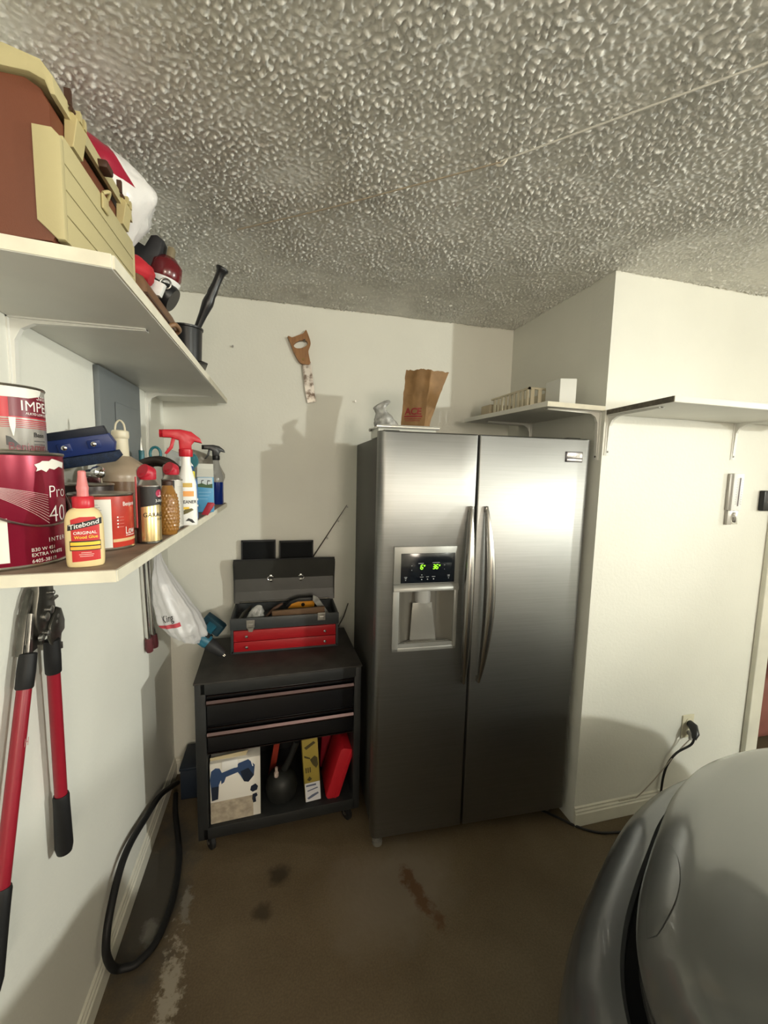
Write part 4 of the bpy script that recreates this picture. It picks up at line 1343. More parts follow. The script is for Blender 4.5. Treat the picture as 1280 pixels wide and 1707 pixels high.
# ------------------------------------------------------------------ black hose loop on floor and wall
hs = spline([(0.035, -0.10, 0.018), (0.025, -0.20, 0.075), (0.024, -0.36, 0.165), (0.024, -0.544, 0.228), (0.024, -0.70, 0.275), (0.024, -0.80, 0.272), (0.024, -0.89, 0.215), (0.025, -0.925, 0.150), (0.027, -0.915, 0.085), (0.035, -0.893, 0.030), (0.06, -0.885, 0.016), (0.09, -0.878, 0.014), (0.128, -0.835, 0.014), (0.146, -0.755, 0.014), (0.150, -0.655, 0.014), (0.138, -0.54, 0.014), (0.110, -0.43, 0.014), (0.065, -0.28, 0.014), (0.042, -0.17, 0.014)], 6)
tag(MB().tube(hs, 0.0115, 12).obj('hose', RUBBER), 'thick black hose looped on the floor against the left wall', 'hose')
nb = thing('storage_bin', (0.13, -0.11, 0.0), 'dark navy bin in the corner behind the tool chest', 'bin')
NB = mat('navy_bin', (0.012, 0.020, 0.035), 0.5)
MB().prism([(0.072, -0.20), (0.172, -0.20), (0.172, -0.03), (0.072, -0.03)], 0.0, 0.15, 'XY', 0.006).obj('tub', NB, nb)
MB().box((0.068, -0.206, 0.15), (0.176, -0.022, 0.166), 0.004).obj('lid', NB, nb)

# ------------------------------------------------------------------ right wall: thermometer, switch, outlet, plugs, cords
th = thing('thermometer', (2.56, -0.745, 1.38), 'slim white wall thermometer with a metal clip below on the right wall', 'thermometer')
MB().box((2.530, -0.750, 1.450), (2.556, -0.7375, 1.618), 0.002).obj('side_plate', mat('thermo_grey', (0.40, 0.38, 0.35), 0.4, 0.5), th)
MB().box((2.545, -0.757, 1.448), (2.606, -0.7375, 1.620), 0.002).obj('scale_plate', WHITE, th)
MB().tube([(2.580, -0.7585, 1.47), (2.582, -0.7585, 1.60)], 0.0024, 8).obj('tube', mat('thermo_tube', (0.30, 0.28, 0.30), 0.15), th)
mb = MB()
for k in range(22):
    z = 1.478+k*0.0056
    mb.box((2.567 if k % 2 else 2.562, -0.7578, z), (2.574, -0.7572, z+0.001)); mb.box((2.589, -0.7578, z), (2.595 if k % 2 else 2.600, -0.7572, z+0.001))
mb.obj('scale_marks', DGREY, th, smooth=False)
MB().prism([(2.536, 1.383), (2.562, 1.383), (2.566, 1.448), (2.536, 1.448)], -0.752, -0.7375, 'XZ', 0.001).obj('lower_plate', mat('thermo_grey', (0.40, 0.38, 0.35), 0.4, 0.5), th)
mb = MB(); mb.prism([(2.562, 1.388), (2.604, 1.384), (2.600, 1.400), (2.600, 1.446), (2.562, 1.446)], -0.750, -0.744, 'XZ', 0.001); mb.tube([(2.578, -0.754, 1.44), (2.574, -0.758, 1.42), (2.580, -0.752, 1.395)], 0.006, 10)
mb.obj('clip', CHROME, th)
kp = thing('door_opener_switch', (2.79, -0.745, 1.45), 'black wall switch with lit orange buttons at the right edge', 'switch')
MB().box((2.737, -0.762, 1.447), (2.845, -0.7375, 1.543), 0.005).obj('housing', BLACK, kp)
for k in range(4):
    MB().box((2.762+k*0.017, -0.764, 1.485), (2.772+k*0.017, -0.761, 1.496), 0.001).obj('button', mat('orange_button', (0.9, 0.42, 0.22), 0.4, emit=0.5), kp)
MB().box((2.772, -0.7635, 1.512), (2.802, -0.7615, 1.517)).obj('mark', mat('switch_mark', (0.3, 0.32, 0.36), 0.4), kp)
ot = thing('wall_outlet', (2.446, -0.742, 0.34), 'cream duplex outlet plate low on the right wall', 'outlet')
IV = mat('ivory_plastic', (0.66, 0.62, 0.47), 0.4)
MB().box((2.411, -0.7435, 0.341), (2.480, -0.7375, 0.457), 0.003).obj('plate', IV, ot)
for z in (0.375, 0.424):
    MB().lathe([(0.017, 0), (0.017, 0.003), (0.015, 0.004)], T=ROT((2.446, -0.7432, z), math.pi/2), seg=24).obj('receptacle', IV, ot)
MB().lathe([(0.0025, 0), (0.0025, 0.0015)], T=ROT((2.446, -0.7435, 0.3995), math.pi/2), seg=10).obj('screw', STEEL, ot)
pc = thing('power_cord', (2.44, -0.76, 0.05), 'black power cord with a fat plug hanging from the outlet', 'cord')
MB().tube([(2.446, -0.748, 0.420), (2.442, -0.770, 0.415), (2.428, -0.795, 0.395), (2.415, -0.80, 0.375)], [0.015, 0.020, 0.016, 0.009], 14).obj('plug', BLACK, pc)
MB().tube(spline([(2.416, -0.80, 0.378), (2.405, -0.795, 0.345), (2.365, -0.765, 0.29), (2.335, -0.752, 0.23), (2.318, -0.750, 0.17), (2.31, -0.752, 0.10), (2.30, -0.76, 0.03), (2.26, -0.79, 0.0055), (2.12, -0.83, 0.0055), (1.97, -0.815, 0.0055), (1.90, -0.795, 0.0055), (1.84, -0.752, 0.0055), (1.785, -0.69, 0.0055), (1.72, -0.62, 0.0055)], 6), 0.0052, 8).obj('cord', BLACK, pc)
gc = thing('grey_cord', (2.43, -0.76, 0.09), 'thin grey cord slanting down from the outlet to the baseboard', 'cord')
MB().tube([(2.446, -0.748, 0.374), (2.440, -0.768, 0.368), (2.428, -0.772, 0.352)], [0.010, 0.012, 0.006], 12).obj('plug', mat('grey_plug', (0.30, 0.28, 0.25), 0.45), gc)
MB().tube(spline([(2.428, -0.772, 0.354), (2.36, -0.760, 0.275), (2.26, -0.757, 0.170), (2.17, -0.757, 0.098), (2.14, -0.757, 0.093), (2.06, -0.757, 0.0925)], 6), 0.0026, 6).obj('cord', mat('grey_cord', (0.36, 0.33, 0.27), 0.5), gc)

# ------------------------------------------------------------------ seen through the doorway
ch_ = thing('armchair', (3.62, -0.05, 0.0), 'reddish brown padded armchair seen through the open doorway', 'armchair')
LEA = mat('reddish_leather', (0.26, 0.095, 0.075), 0.5, var=0.25, vscale=5)
MB().box((3.06, -0.52, 0.03), (3.95, 0.28, 0.42), 0.06, 4).obj('seat', LEA, ch_)
MB().box((3.00, -0.55, 0.03), (3.26, 0.30, 0.60), 0.09, 4).obj('armrest', LEA, ch_)
MB().box((3.26, 0.20, 0.30), (3.95, 0.44, 1.0), 0.09, 4).obj('backrest', LEA, ch_)
for x, y in ((3.14, -0.44), (3.88, -0.44), (3.14, 0.24), (3.88, 0.24)):
    MB().lathe([(0.025, 0), (0.03, 0.11)], (x, y, 0), 12).obj('leg', DGREY, ch_)
cu_ = thing('curtain', (3.4, 0.62, 0.3), 'dark teal curtain hanging beyond the doorway', 'curtain')
mb = MB()
mb.grid(lambda u, v: (2.6+u*1.6, 1.40+0.025*math.sin(u*70), 0.02+v*2.1), 140, 4)
mb.obj('cloth', mat('dark_teal_cloth', (0.018, 0.045, 0.05), 0.8), cu_)
MB().tube([(2.55, 1.40, 2.13), (4.3, 1.40, 2.13)], 0.012, 10).obj('rod', DGREY, cu_)

# ================================================================== things on the lower left shelf (top at LS1)
ZS = LS1 + 0.0003
CANM = mat('can_rim_metal', (0.50, 0.47, 0.42), 0.28, 1.0, var=0.2, vscale=40)


def can(t, c, r, z, h, m, rim=True, lidm=CANM):
    """paint can: drawn body, seams, rim ring and pressed lid as parts"""
    MB().lathe([(r-0.001, 0.0035), (r, 0.005), (r, h-0.006), (r-0.001, h-0.005)], (c[0], c[1], z), 56).obj('body', m, t)
    for zz in (0.0, h-0.006):
        MB().lathe([(r-0.003, 0), (r+0.0010, 0.0005), (r+0.0022, 0.003), (r+0.0010, 0.0055), (r-0.003, 0.006)], (c[0], c[1], z+zz), 56).obj('seam', lidm, t)
    MB().lathe([(r-0.004, h-0.003), (r-0.016, h-0.003), (r-0.017, h-0.007), (r-0.022, h-0.007), (r-0.023, h-0.004), (0.002, h-0.004)], (c[0], c[1], z), 56, caps=False).obj('lid', lidm, t)


MAROON = mat('can_maroon', (0.23, 0.008, 0.030), 0.30, 0.35, var=0.12, vscale=6)
c1 = (0.0869, -1.352)
p1 = thing('paint_can', (*c1, ZS), 'large maroon paint can with white numerals and a wire handle', 'paint can')
R1, H1 = 0.0825, 0.186
can(p1, c1, R1, ZS, H1, MAROON)
PINK = mat('pale_pink_print', (0.70, 0.50, 0.50), 0.45)
lettering(p1, 'Pro', cyl_map(c1, R1, -19.5, ZS+0.1115), 0.0215, WHITEP, bold=-0.012, maxe=0.006)
lettering(p1, '40', cyl_map(c1, R1, -20.5, ZS+0.070), 0.030, WHITEP, bold=-0.012, maxe=0.006)
lettering(p1, 'INTERIOR', cyl_map(c1, R1, -22.5, ZS+0.038), 0.0075, WHITEP, bold=0.0, maxe=0.006, spacing=1.35)
lettering(p1, 'B30 W 451', cyl_map(c1, R1, -41, ZS+0.0255), 0.0060, WHITEP, bold=0.0, maxe=0.006)
lettering(p1, 'EXTRA WHITE', cyl_map(c1, R1, -41, ZS+0.0170), 0.0060, WHITEP, bold=0.0, maxe=0.006)
lettering(p1, '6405-38119', cyl_map(c1, R1, -41, ZS+0.0070), 0.0060, WHITEP, bold=0.0, maxe=0.006)
mb = MB()
for k in range(11):
    s = k/10
    pts = []
    for i in range(31):
        t = i/30
        th_ = math.radians(-100+80*t)
        v = 0.137-0.004*s-0.006*t-0.058*t**1.6*(0.35+0.65*s)*(1.0-0.25*(1-s))
        pts.append((c1[0]+(R1+0.0004)*math.cos(th_), c1[1]+(R1+0.0004)*math.sin(th_), ZS+v))
    mb.tube(pts, 0.00045, 4)
mb.obj('wave_print', PINK, p1)
LBL = mat('white_label', (0.74, 0.73, 0.66), 0.5)
patch(p1, cyl_map(c1, R1, -115, ZS, 0.0006), rect(0, 0.012, 0.080, 0.082), LBL, 'barcode_label', 0.006)
mb = MB()
xx = 0.018
rb = random.Random(4)
while xx < 0.070:
    wd = rb.choice((0.0006, 0.001, 0.0016))
    mp_ = cyl_map(c1, R1, -115, ZS, 0.0011)
    mb.add([mp_(xx, 0.045, 0), mp_(xx+wd, 0.045, 0), mp_(xx+wd, 0.072, 0), mp_(xx, 0.072, 0)], [(0, 1, 2, 3)])
    xx += wd+rb.choice((0.0007, 0.0012, 0.0018))
mb.obj('barcode', BLACKP, p1, smooth=False)
DRIP = mat('dried_white_paint', (0.78, 0.77, 0.70), 0.4)
patch(p1, cyl_map(c1, R1, -33, ZS, 0.0009), [(0, .166), (.004, .160), (.002, .155), (.010, .158), (.018, .154), (.024, .160), (.034, .158), (.046, .163), (.060, .160), (.064, .170), (.05, .172), (.03, .176), (.024, .172), (.012, .172), (.008, .169)], DRIP, 'paint_smear', 0.006)
# bail wire hanging across the front
bw = [(c1[0]+(R1+0.006)*math.cos(math.radians(a)), c1[1]+(R1+0.006)*math.sin(math.radians(a)), ZS+0.066+0.085*((a+22)/100.0)**2*1.1) for a in range(-122, 79, 5)]
MB().tube(bw, 0.0019, 8).obj('wire_handle', mat('bail_wire', (0.36, 0.28, 0.27), 0.3, 1.0), p1)
for a in (-122, 78):
    MB().lathe([(0.008, 0), (0.006, 0.006), (0.002, 0.007)], T=ROT((c1[0]+R1*math.cos(math.radians(a)), c1[1]+R1*math.sin(math.radians(a)), ZS+0.160), 0, math.pi/2, math.radians(a)), seg=14).obj('handle_ear', CANM, p1)

# quart can on top of it
c2 = (0.060, -1.275)
Z2 = ZS+H1+0.0005
p2 = thing('paint_can', (*c2, Z2), 'small silver and red paint can with white drips on top of the maroon can', 'paint can')
R2, H2 = 0.0535, 0.117
SILV = mat('can_silver_label', (0.50, 0.48, 0.45), 0.3, 0.55, var=0.15, vscale=10)
can(p2, c2, R2, Z2, H2, SILV)
q2 = lambda th_, dz, off=0.0006: cyl_map(c2, R2, th_, Z2+dz, off)
arc = lambda a, b: R2*math.radians(b-a)
patch(p2, q2(-150, 0), rect(0, 0.060, arc(-150, 14), 0.094), mat('can_red', (0.50, 0.012, 0.03), 0.35), 'red_band', 0.006)
patch(p2, q2(-60, 0, 0.0009), rect(0, 0.062, arc(-60, 14), 0.101), mat('can_dark_red', (0.16, 0.006, 0.02), 0.35), 'dark_band', 0.006)
patch(p2, q2(-150, 0, 0.0012), [(0, .092), (arc(-150, -30), .095), (arc(-150, -15), .099), (arc(-150, -8), .101), (arc(-150, -4), .107), (arc(-150, -2), .113), (0, .113)], DRIP, 'paint_drip', 0.006)
patch(p2, q2(-62, 0, 0.0020), [(.001, .060), (.010, .060), (.0095, .045), (.0065, .028), (.0055, .028), (.002, .045)], DRIP, 'paint_drip', 0.006)
lettering(p2, 'IMPERVO', q2(-44, 0.073, 0.0014), 0.0185, WHITEP, bold=0.0, maxe=0.005, sx=0.95)
lettering(p2, 'ALKYD LOW LUSTRE', q2(-36, 0.0665, 0.0014), 0.0042, WHITEP, bold=0.008, maxe=0.005)
lettering(p2, 'Satin', q2(-16, 0.0945, 0.0016), 0.011, WHITEP, maxe=0.005, shear=0.3, bold=-0.01)
for k in range(5):
    patch(p2, q2(-150, 0, 0.0014), rect(0, 0.0555-0.0032*k, arc(-150, 14), 0.0572-0.0034*k), mat('can_red', (0.50, 0.012, 0.03), 0.35), 'pinstripe', 0.008)
lettering(p2, 'Base', q2(-24, 0.028, 0.001), 0.0085, BLACKP, bold=0.008, maxe=0.005)
for k in range(2):
    patch(p2, q2(-24, 0.020-0.006*k, 0.001), rect(0, 0, 0.024, 0.0014), DGREY, 'print_line', 0.008)
patch(p2, q2(-66, 0, 0.0016), [(0, .028), (.006, .026), (.018, .012), (.022, .006), (.0, .012)], DGREY, 'dark_patch', 0.006)
lettering(p2, 'Benjamin', q2(-64, 0.004, 0.0018), 0.0135, mat('label_maroon', (0.16, 0.02, 0.03), 0.4), bold=0.008, maxe=0.005, sx=0.9)

# red quart can with a white side label
c3 = (0.1880, -1.234)
p3 = thing('paint_can', (*c3, ZS), 'short red paint can with a white side label behind the glue bottle', 'paint can')
R3, H3 = 0.054, 0.112
can(p3, c3, R3, ZS, H3, mat('can_bright_red', (0.52, 0.045, 0.028), 0.35, var=0.25, vscale=30))
q3 = lambda th_, dz, off=0.0006: cyl_map(c3, R3, th_, ZS+dz, off)
arc3 = lambda a, b: R3*math.radians(b-a)
patch(p3, q3(-118, 0), rect(0, 0.006, arc3(-118, -54), 0.101), LBL, 'side_label', 0.006)
mb = MB()
for k in range(16):
    mp_ = q3(-108, 0.09-0.005*k, 0.001)
    wd = 0.030+0.008*((k*7) % 3)/3
    for g in range(8):
        mb.add([mp_(x, y, 0) for x, y in rect(wd*g/8, 0, wd*(g+1)/8, 0.0012)], [(0, 1, 2, 3)])
mb.obj('label_text_lines', mat('label_grey_text', (0.38, 0.36, 0.33), 0.5), p3, smooth=False)
patch(p3, q3(-150, 0), rect(0, 0.006, arc3(-150, -118), 0.101), mat('label_dark_grey', (0.22, 0.20, 0.19), 0.5), 'dark_label', 0.006)
lettering(p3, 'Benjamin', q3(-31, 0.087), 0.0085, WHITEP, bold=0.008, maxe=0.005, sx=0.85)
lettering(p3, 'Low', q3(-27, 0.030), 0.0155, WHITEP, bold=0.0, maxe=0.005, sx=0.75)
patch(p3, q3(-53, 0), rect(0, 0.016, arc3(-53, 40), 0.022), mat('gold_band', (0.62, 0.42, 0.20), 0.4), 'gold_band', 0.006)
patch(p3, q3(-26, 0), rect(0, 0.0265, 0.03, 0.0277), WHITEP, 'print_line', 0.006)
for k in range(4):
    patch(p3, q3(-44, 0.0445+0.0065*k), rect(0, 0, 0.0026, 0.0026), WHITEP, 'bullet', 0.006)
    patch(p3, q3(-40, 0.0453+0.0065*k), rect(0, 0, 0.010, 0.0007), mat('faint_red_print', (0.62, 0.22, 0.18), 0.4), 'print_line', 0.006)

# dark can behind, rim showing
c4 = (0.105, -1.095)
p4 = thing('paint_can', (*c4, ZS), 'dark paint can with a bare metal rim behind the red can', 'paint can')
can(p4, c4, 0.054, ZS, 0.124, mat('can_dark', (0.06, 0.045, 0.04), 0.35, 0.3, var=0.4, vscale=12))

# wood glue bottle
gl = thing('glue_bottle', (0.224, -1.402, ZS), 'cream wood glue bottle with red cap and label at the shelf front', 'bottle')
GA = math.radians(16)
GT = RZ(GA, (0.224, -1.402, ZS))
GSEC = [(0.0, 0.022, 0.014), (0.003, 0.0255, 0.017), (0.02, 0.0265, 0.018), (0.06, 0.0265, 0.018), (0.080, 0.0255, 0.0175), (0.092, 0.021, 0.0155), (0.098, 0.0135, 0.0125), (0.102, 0.0125, 0.012)]
loft(GSEC, (0.224, -1.402, ZS), GA, 40, 2.6).obj('bottle', mat('glue_cream', (0.74, 0.60, 0.32), 0.35, sub=0.2), gl)
gp = MB(GT); gp.lathe([(0.0145, 0.097), (0.015, 0.099), (0.015, 0.114), (0.0135, 0.116)], (0, 0, 0), 28); gp.obj('cap', REDPL, gl)
gp = MB(GT); gp.lathe([(0.0085, 0.115), (0.0080, 0.124), (0.0088, 0.130), (0.0078, 0.134), (0.0058, 0.150), (0.0058, 0.156), (0.0040, 0.158)], (0, 0, 0), 24); gp.obj('nozzle', mat('nozzle_pink', (0.62, 0.20, 0.20), 0.35, sub=0.1), gl)


def glue_map(off):
    def f(u, v, w_):
        # u across the front, v height; wrap on the flat-oval front
        x = max(-0.0255, min(0.0255, u))
        y = -0.018*max(0.0, (1-abs(x/0.0265)**2.6))**(1/2.6)
        n_ = Vector((x*0.25, -1, 0)).normalized()
        return GT @ (Vector((x, y, v))+n_*off)
    return f


patch(gl, glue_map(0.0007), [(-0.0165, 0.010), (0.0215, 0.012), (0.0215, 0.076), (0.016, 0.0835), (-0.004, 0.0835), (-0.0165, 0.079)], mat('glue_label_red', (0.50, 0.018, 0.022), 0.4), 'label', 0.005)
patch(gl, glue_map(0.0011), [(-0.0212, 0.0610), (-0.0205, 0.0705), (0.008, 0.0775), (0.0245, 0.0820), (0.0245, 0.0715), (0.008, 0.0675)], BLACKP, 'logo_shadow', 0.005)
lettering(gl, 'Titebond', lambda u, v, w_: glue_map(0.0016)(-0.019+u, 0.0628+v+u*0.250, w_), 0.0078, WHITEP, bold=0.010, maxe=0.004, sx=1.03)
lettering(gl, 'ORIGINAL', lambda u, v, w_: glue_map(0.0012)(-0.0135+u, 0.0548+v+u*0.04, w_), 0.0050, WHITEP, bold=0.010, maxe=0.004, sx=1.0)
lettering(gl, 'Wood Glue', lambda u, v, w_: glue_map(0.0012)(-0.0125+u, 0.0478+v+u*0.04, w_), 0.0050, YELP, bold=0.015, maxe=0.004, sx=0.95)
patch(gl, glue_map(0.0010), rect(-0.0190, 0.0285, 0.0225, 0.0445), BLACKP, 'band_border', 0.005)
patch(gl, glue_map(0.0014), rect(-0.0180, 0.0372, 0.0218, 0.0425), YELP, 'yellow_band', 0.005)
patch(gl, glue_map(0.0014), rect(-0.0180, 0.0300, 0.0218, 0.0352), mat('amber_print', (0.85, 0.42, 0.05), 0.45), 'yellow_band', 0.005)
for k, wd in enumerate((0.014, 0.020, 0.018)):
    patch(gl, glue_map(0.0012), rect(0.003-wd/2, 0.0245-0.0030*k, 0.003+wd/2, 0.0256-0.0030*k), mat('label_pink_text', (0.80, 0.45, 0.42), 0.5), 'print_line', 0.005)

# garage-door lubricant and its twin behind
DOME = mat('dome_metal', (0.52, 0.50, 0.47), 0.3, 1.0)


def spray_can(c, r, h, label, kind):
    t = thing('spray_can', (*c, ZS), label, 'spray can', 'red capped spray cans')
    bodym = mat('gold_can', (0.60, 0.45, 0.22), 0.28, 0.75) if kind == 0 else mat('back_label_can', (0.55, 0.53, 0.48), 0.4, 0.2)
    MB().lathe([(r-0.002, 0.003), (r, 0.005), (r, h), (r-0.0005, h+0.001)], (*c, ZS), 40).obj('body', bodym, t)
    MB().lathe([(r-0.002, 0), (r+0.0008, 0.001), (r+0.0008, 0.0045), (r-0.001, 0.005)], (*c, ZS), 40).obj('base_seam', DSTEEL, t)
    MB().lathe([(r+0.0008, h-0.001), (r+0.001, h+0.001), (r-0.002, h+0.003), (r-0.006, h+0.011), (r-0.009, h+0.014)], (*c, ZS), 40).obj('dome', DOME, t)
    T = RZ(math.radians(-35), (*c, ZS+h+0.013))
    m = MB(T)
    k = r/0.0235
    m.lathe([(0.015*k, 0), (0.0165*k, 0.004), (0.0165*k, 0.014), (0.012*k, 0.016)], (0, 0, 0), 28)
    m.obj('actuator', mat('actuator_red', (0.42, 0.012, 0.03), 0.4), t)
    m = MB(T @ ROT((0, -0.002, 0.015), 1.2, 0, 0)); m.lathe([(0.0155*k, -0.010), (0.0162*k, -0.006), (0.0162*k, 0.010), (0.0150*k, 0.0115)], (0, 0, 0), 28); m.obj('actuator_head', mat('actuator_red', (0.42, 0.012, 0.03), 0.4), t)
    m = MB(T); m.prism([(-0.022*k, -0.014), (-0.015*k, -0.014), (-0.013*k, 0.020), (-0.019*k, 0.028), (-0.025*k, 0.020)], -0.009, 0.009, 'XZ', 0.003); m.obj('straw_arm', mat('arm_grey', (0.30, 0.26, 0.24), 0.35, 0.4), t)
    return t


cA = (0.2600, -1.1867)
ra, ha = 0.0237, 0.124
sA = spray_can(cA, ra, ha, 'gold and black lubricant spray can with a red flip nozzle', 0)
qA = lambda th_, dz, off=0.0006: cyl_map(cA, ra, th_, ZS+dz, off)
patch(sA, qA(-180, 0), [(0, ha-.001), (0, ha-.05), (.034, ha-.044), (.066, ha-.040), (.10, ha-.052), (.10, ha-.001)], BLACKP, 'black_band', 0.005)
patch(sA, qA(-190, 0, 0.0009), rect(0, 0.004, 0.032, ha-.001), mat('can_side_dark', (0.05, 0.03, 0.025), 0.3), 'dark_side', 0.005)
patch(sA, qA(-41, 0, 0.0012), [(0.0085+0.0085*math.cos(2*math.pi*k/24), ha-.016+.0085*math.sin(2*math.pi*k/24)) for k in range(24)], mat('emblem_crimson', (0.36, 0.015, 0.06), 0.4), 'emblem', 0.004)
lettering(sA, '1', qA(-22, ha-.0205, 0.0016), 0.0085, WHITEP, bold=0.008, maxe=0.004)
patch(sA, qA(-31, 0, 0.0016), rect(0.0005, ha-.0225, 0.011, ha-.0208), WHITEP, 'emblem_bar', 0.004)
lettering(sA, '3-IN-ONE', qA(-43, ha-.0345, 0.0012), 0.0062, WHITEP, bold=0.008, maxe=0.004, sx=0.9)
lettering(sA, 'GARAGE', qA(-102, ha-.066, 0.0010), 0.0095, BLACKP, bold=0.006, maxe=0.004, sx=0.95)
lettering(sA, 'LUBE', qA(-34, ha-.0735, 0.0010), 0.0045, BLACKP, bold=0.008, maxe=0.004)
mb = MB(); a0 = math.radians(-128)
mb.tube([(cA[0]+(ra+.004)*math.cos(a0), cA[1]+(ra+.004)*math.sin(a0), ZS+0.035), (cA[0]+(ra+.004)*math.cos(a0), cA[1]+(ra+.004)*math.sin(a0), ZS+ha+0.02)], 0.0018, 8); mb.obj('red_straw', mat('straw_red', (0.40, 0.05, 0.05), 0.3), sA)
cB = (0.2560, -0.965)
sB = spray_can(cB, 0.0255, 0.130, 'spray can showing its pale printed back, behind the amber bottle', 1)
qB = lambda th_, dz, off=0.0006: cyl_map(cB, 0.0255, th_, ZS+dz, off)
mb = MB()
for k in range(26):
    mp_ = qB(-55, 0.012+0.004*k, 0.001)
    wd = 0.018+0.006*((k*5) % 4)/4
    for g in range(8):
        mb.add([mp_(x, y, 0) for x, y in rect(0.002+wd*g/8, 0, 0.002+wd*(g+1)/8, 0.0011)], [(0, 1, 2, 3)])
mb.obj('label_text_lines', mat('label_grey_text', (0.38, 0.36, 0.33), 0.5), sB, smooth=False)
patch(sB, qB(-150, 0), rect(0, 0.005, 0.038, 0.129), BLACKP, 'dark_side', 0.006)

# amber dimpled glass bottle
cG = (0.2720, -1.0776)
AMB = mat('amber_glass', (0.42, 0.20, 0.045), 0.08, 0.0, trans=0.35, coat=0.6, ior=1.45)


def hob(x, y, z, a):
    r = math.hypot(x, y)
    row = z/0.0085
    sft = 0.5*(int(math.floor(row)) % 2)
    f = (a/(2*math.pi)*20+sft) % 1.0-0.5
    g = (row % 1.0)-0.5
    d = max(0, 1-(f*f+g*g)*4.5)
    amt = 0.0016 if 0.010 < z < 0.100 else 0
    k = (r+amt*d)/r
    return x*k, y*k


ab = thing('amber_bottle', (*cG, ZS), 'amber dimpled glass bottle between the two spray cans', 'bottle')
loft([(0.0, 0.016, 0.016), (0.004, 0.0195, 0.0195), (0.03, 0.0235, 0.0235), (0.06, 0.0238, 0.0238), (0.085, 0.022, 0.022), (0.102, 0.018, 0.018), (0.112, 0.0145, 0.0145), (0.122, 0.0105, 0.0105)], (*cG, ZS), 0, 120, 2, hob, 12).obj('glass', AMB, ab, ang=80)
MB().lathe([(0.0112, 0.120), (0.0115, 0.122), (0.0115, 0.130), (0.009, 0.132)], (*cG, ZS), 24).obj('stopper', mat('dark_cork', (0.05, 0.022, 0.012), 0.5), ab)

# white spray bottle with a red trigger
cW = (0.2790, -0.902)
ws = thing('spray_bottle', (*cW, ZS), 'white spray bottle with a big red trigger head', 'spray bottle')
WA = math.radians(12)
loft([(0, 0.024, 0.016), (0.004, 0.0265, 0.018), (0.05, 0.0265, 0.018), (0.098, 0.026, 0.0178), (0.108, 0.0255, 0.0175), (0.120, 0.025, 0.0175), (0.145, 0.018, 0.0155), (0.170, 0.0125, 0.0125), (0.188, 0.0118, 0.0118), (0.196, 0.0115, 0.0115)], (*cW, ZS), WA, 40, 2.4).obj('bottle', mat('bottle_white', (0.80, 0.80, 0.77), 0.3), ws)
WT = RZ(WA+math.pi, (*cW, ZS))       # nozzle (+X local) towards the wall


def head(t, T, z, k, m, name='trigger_head'):
    mb = MB(T)
    mb.lathe([(0.0135*k, z), (0.0145*k, z+0.003), (0.0145*k, z+0.016*k), (0.012*k, z+0.018*k)], (0, 0, 0), 24); mb.obj('collar', m, t)
    mb = MB(T)
    mb.prism([(-0.012*k, z+0.016*k), (0.013*k, z+0.016*k), (0.014*k, z+0.036*k), (0.030*k, z+0.041*k), (0.046*k, z+0.041*k), (0.046*k, z+0.058*k), (0.010*k, z+0.060*k), (-0.012*k, z+0.056*k), (-0.030*k, z+0.042*k), (-0.034*k, z+0.031*k), (-0.018*k, z+0.034*k), (-0.012*k, z+0.026*k)], -0.0095*k, 0.0095*k, 'XZ', 0.003*k); mb.obj(name, m, t)
    mb = MB(T)
    mb.prism([(0.020*k, z+0.040*k), (0.028*k, z+0.040*k), (0.032*k, z+0.022*k), (0.043*k, z+0.006*k), (0.038*k, z+0.004*k), (0.026*k, z+0.018*k)], -0.007*k, 0.007*k, 'XZ', 0.0015*k); mb.obj('trigger', m, t)
    mb = MB(T)
    mb.lathe([(0.0085*k, 0), (0.0085*k, 0.008*k)], T=ROT((0.044*k, 0, z+0.0495*k), 0, math.pi/2, 0), seg=4); mb.obj('nozzle', m, t)


head(ws, WT, 0.194, 1.25, REDPL)


def wmap(off):
    TT = RZ(WA, (*cW, ZS))

    def f(u, v, w_):
        x = max(-0.0245, min(0.0255, u))
        y = -0.018*max(0.0, (1-abs(x/0.0265)**2.4))**(1/2.4)
        return TT @ (Vector((x, y, v))+Vector((x*0.3, -1, 0)).normalized()*off)
    return f


patch(ws, wmap(0.0007), rect(-0.023, 0.108, 0.014, 0.120), mat('label_gold', (0.62, 0.42, 0.10), 0.45), 'brand_band', 0.005)
patch(ws, wmap(0.0007), rect(-0.023, 0.082, 0.018, 0.097), mat('label_orange', (0.82, 0.36, 0.10), 0.45), 'orange_patch', 0.005)
lettering(ws, 'CLEANER', lambda u, v, w_: wmap(0.0009)(-0.0235+u, 0.062+v, w_), 0.0095, BLACKP, bold=0.015, maxe=0.004, sx=0.86)
patch(ws, wmap(0.0007), rect(-0.012, 0.045, 0.005, 0.052), YELP, 'yellow_patch', 0.005)
patch(ws, wmap(0.0007), [(-0.018, 0.036), (-0.004, 0.046), (0.012, 0.048), (0.016, 0.043), (0.0, 0.034), (-0.014, 0.029)], mat('label_olive', (0.12, 0.10, 0.03), 0.5), 'picture', 0.005)
patch(ws, wmap(0.0007), [(-0.006, 0.012), (0.002, 0.020), (0.012, 0.016), (0.019, 0.006), (0.012, 0.006), (0.004, 0.012)], BLACKP, 'picture', 0.005)

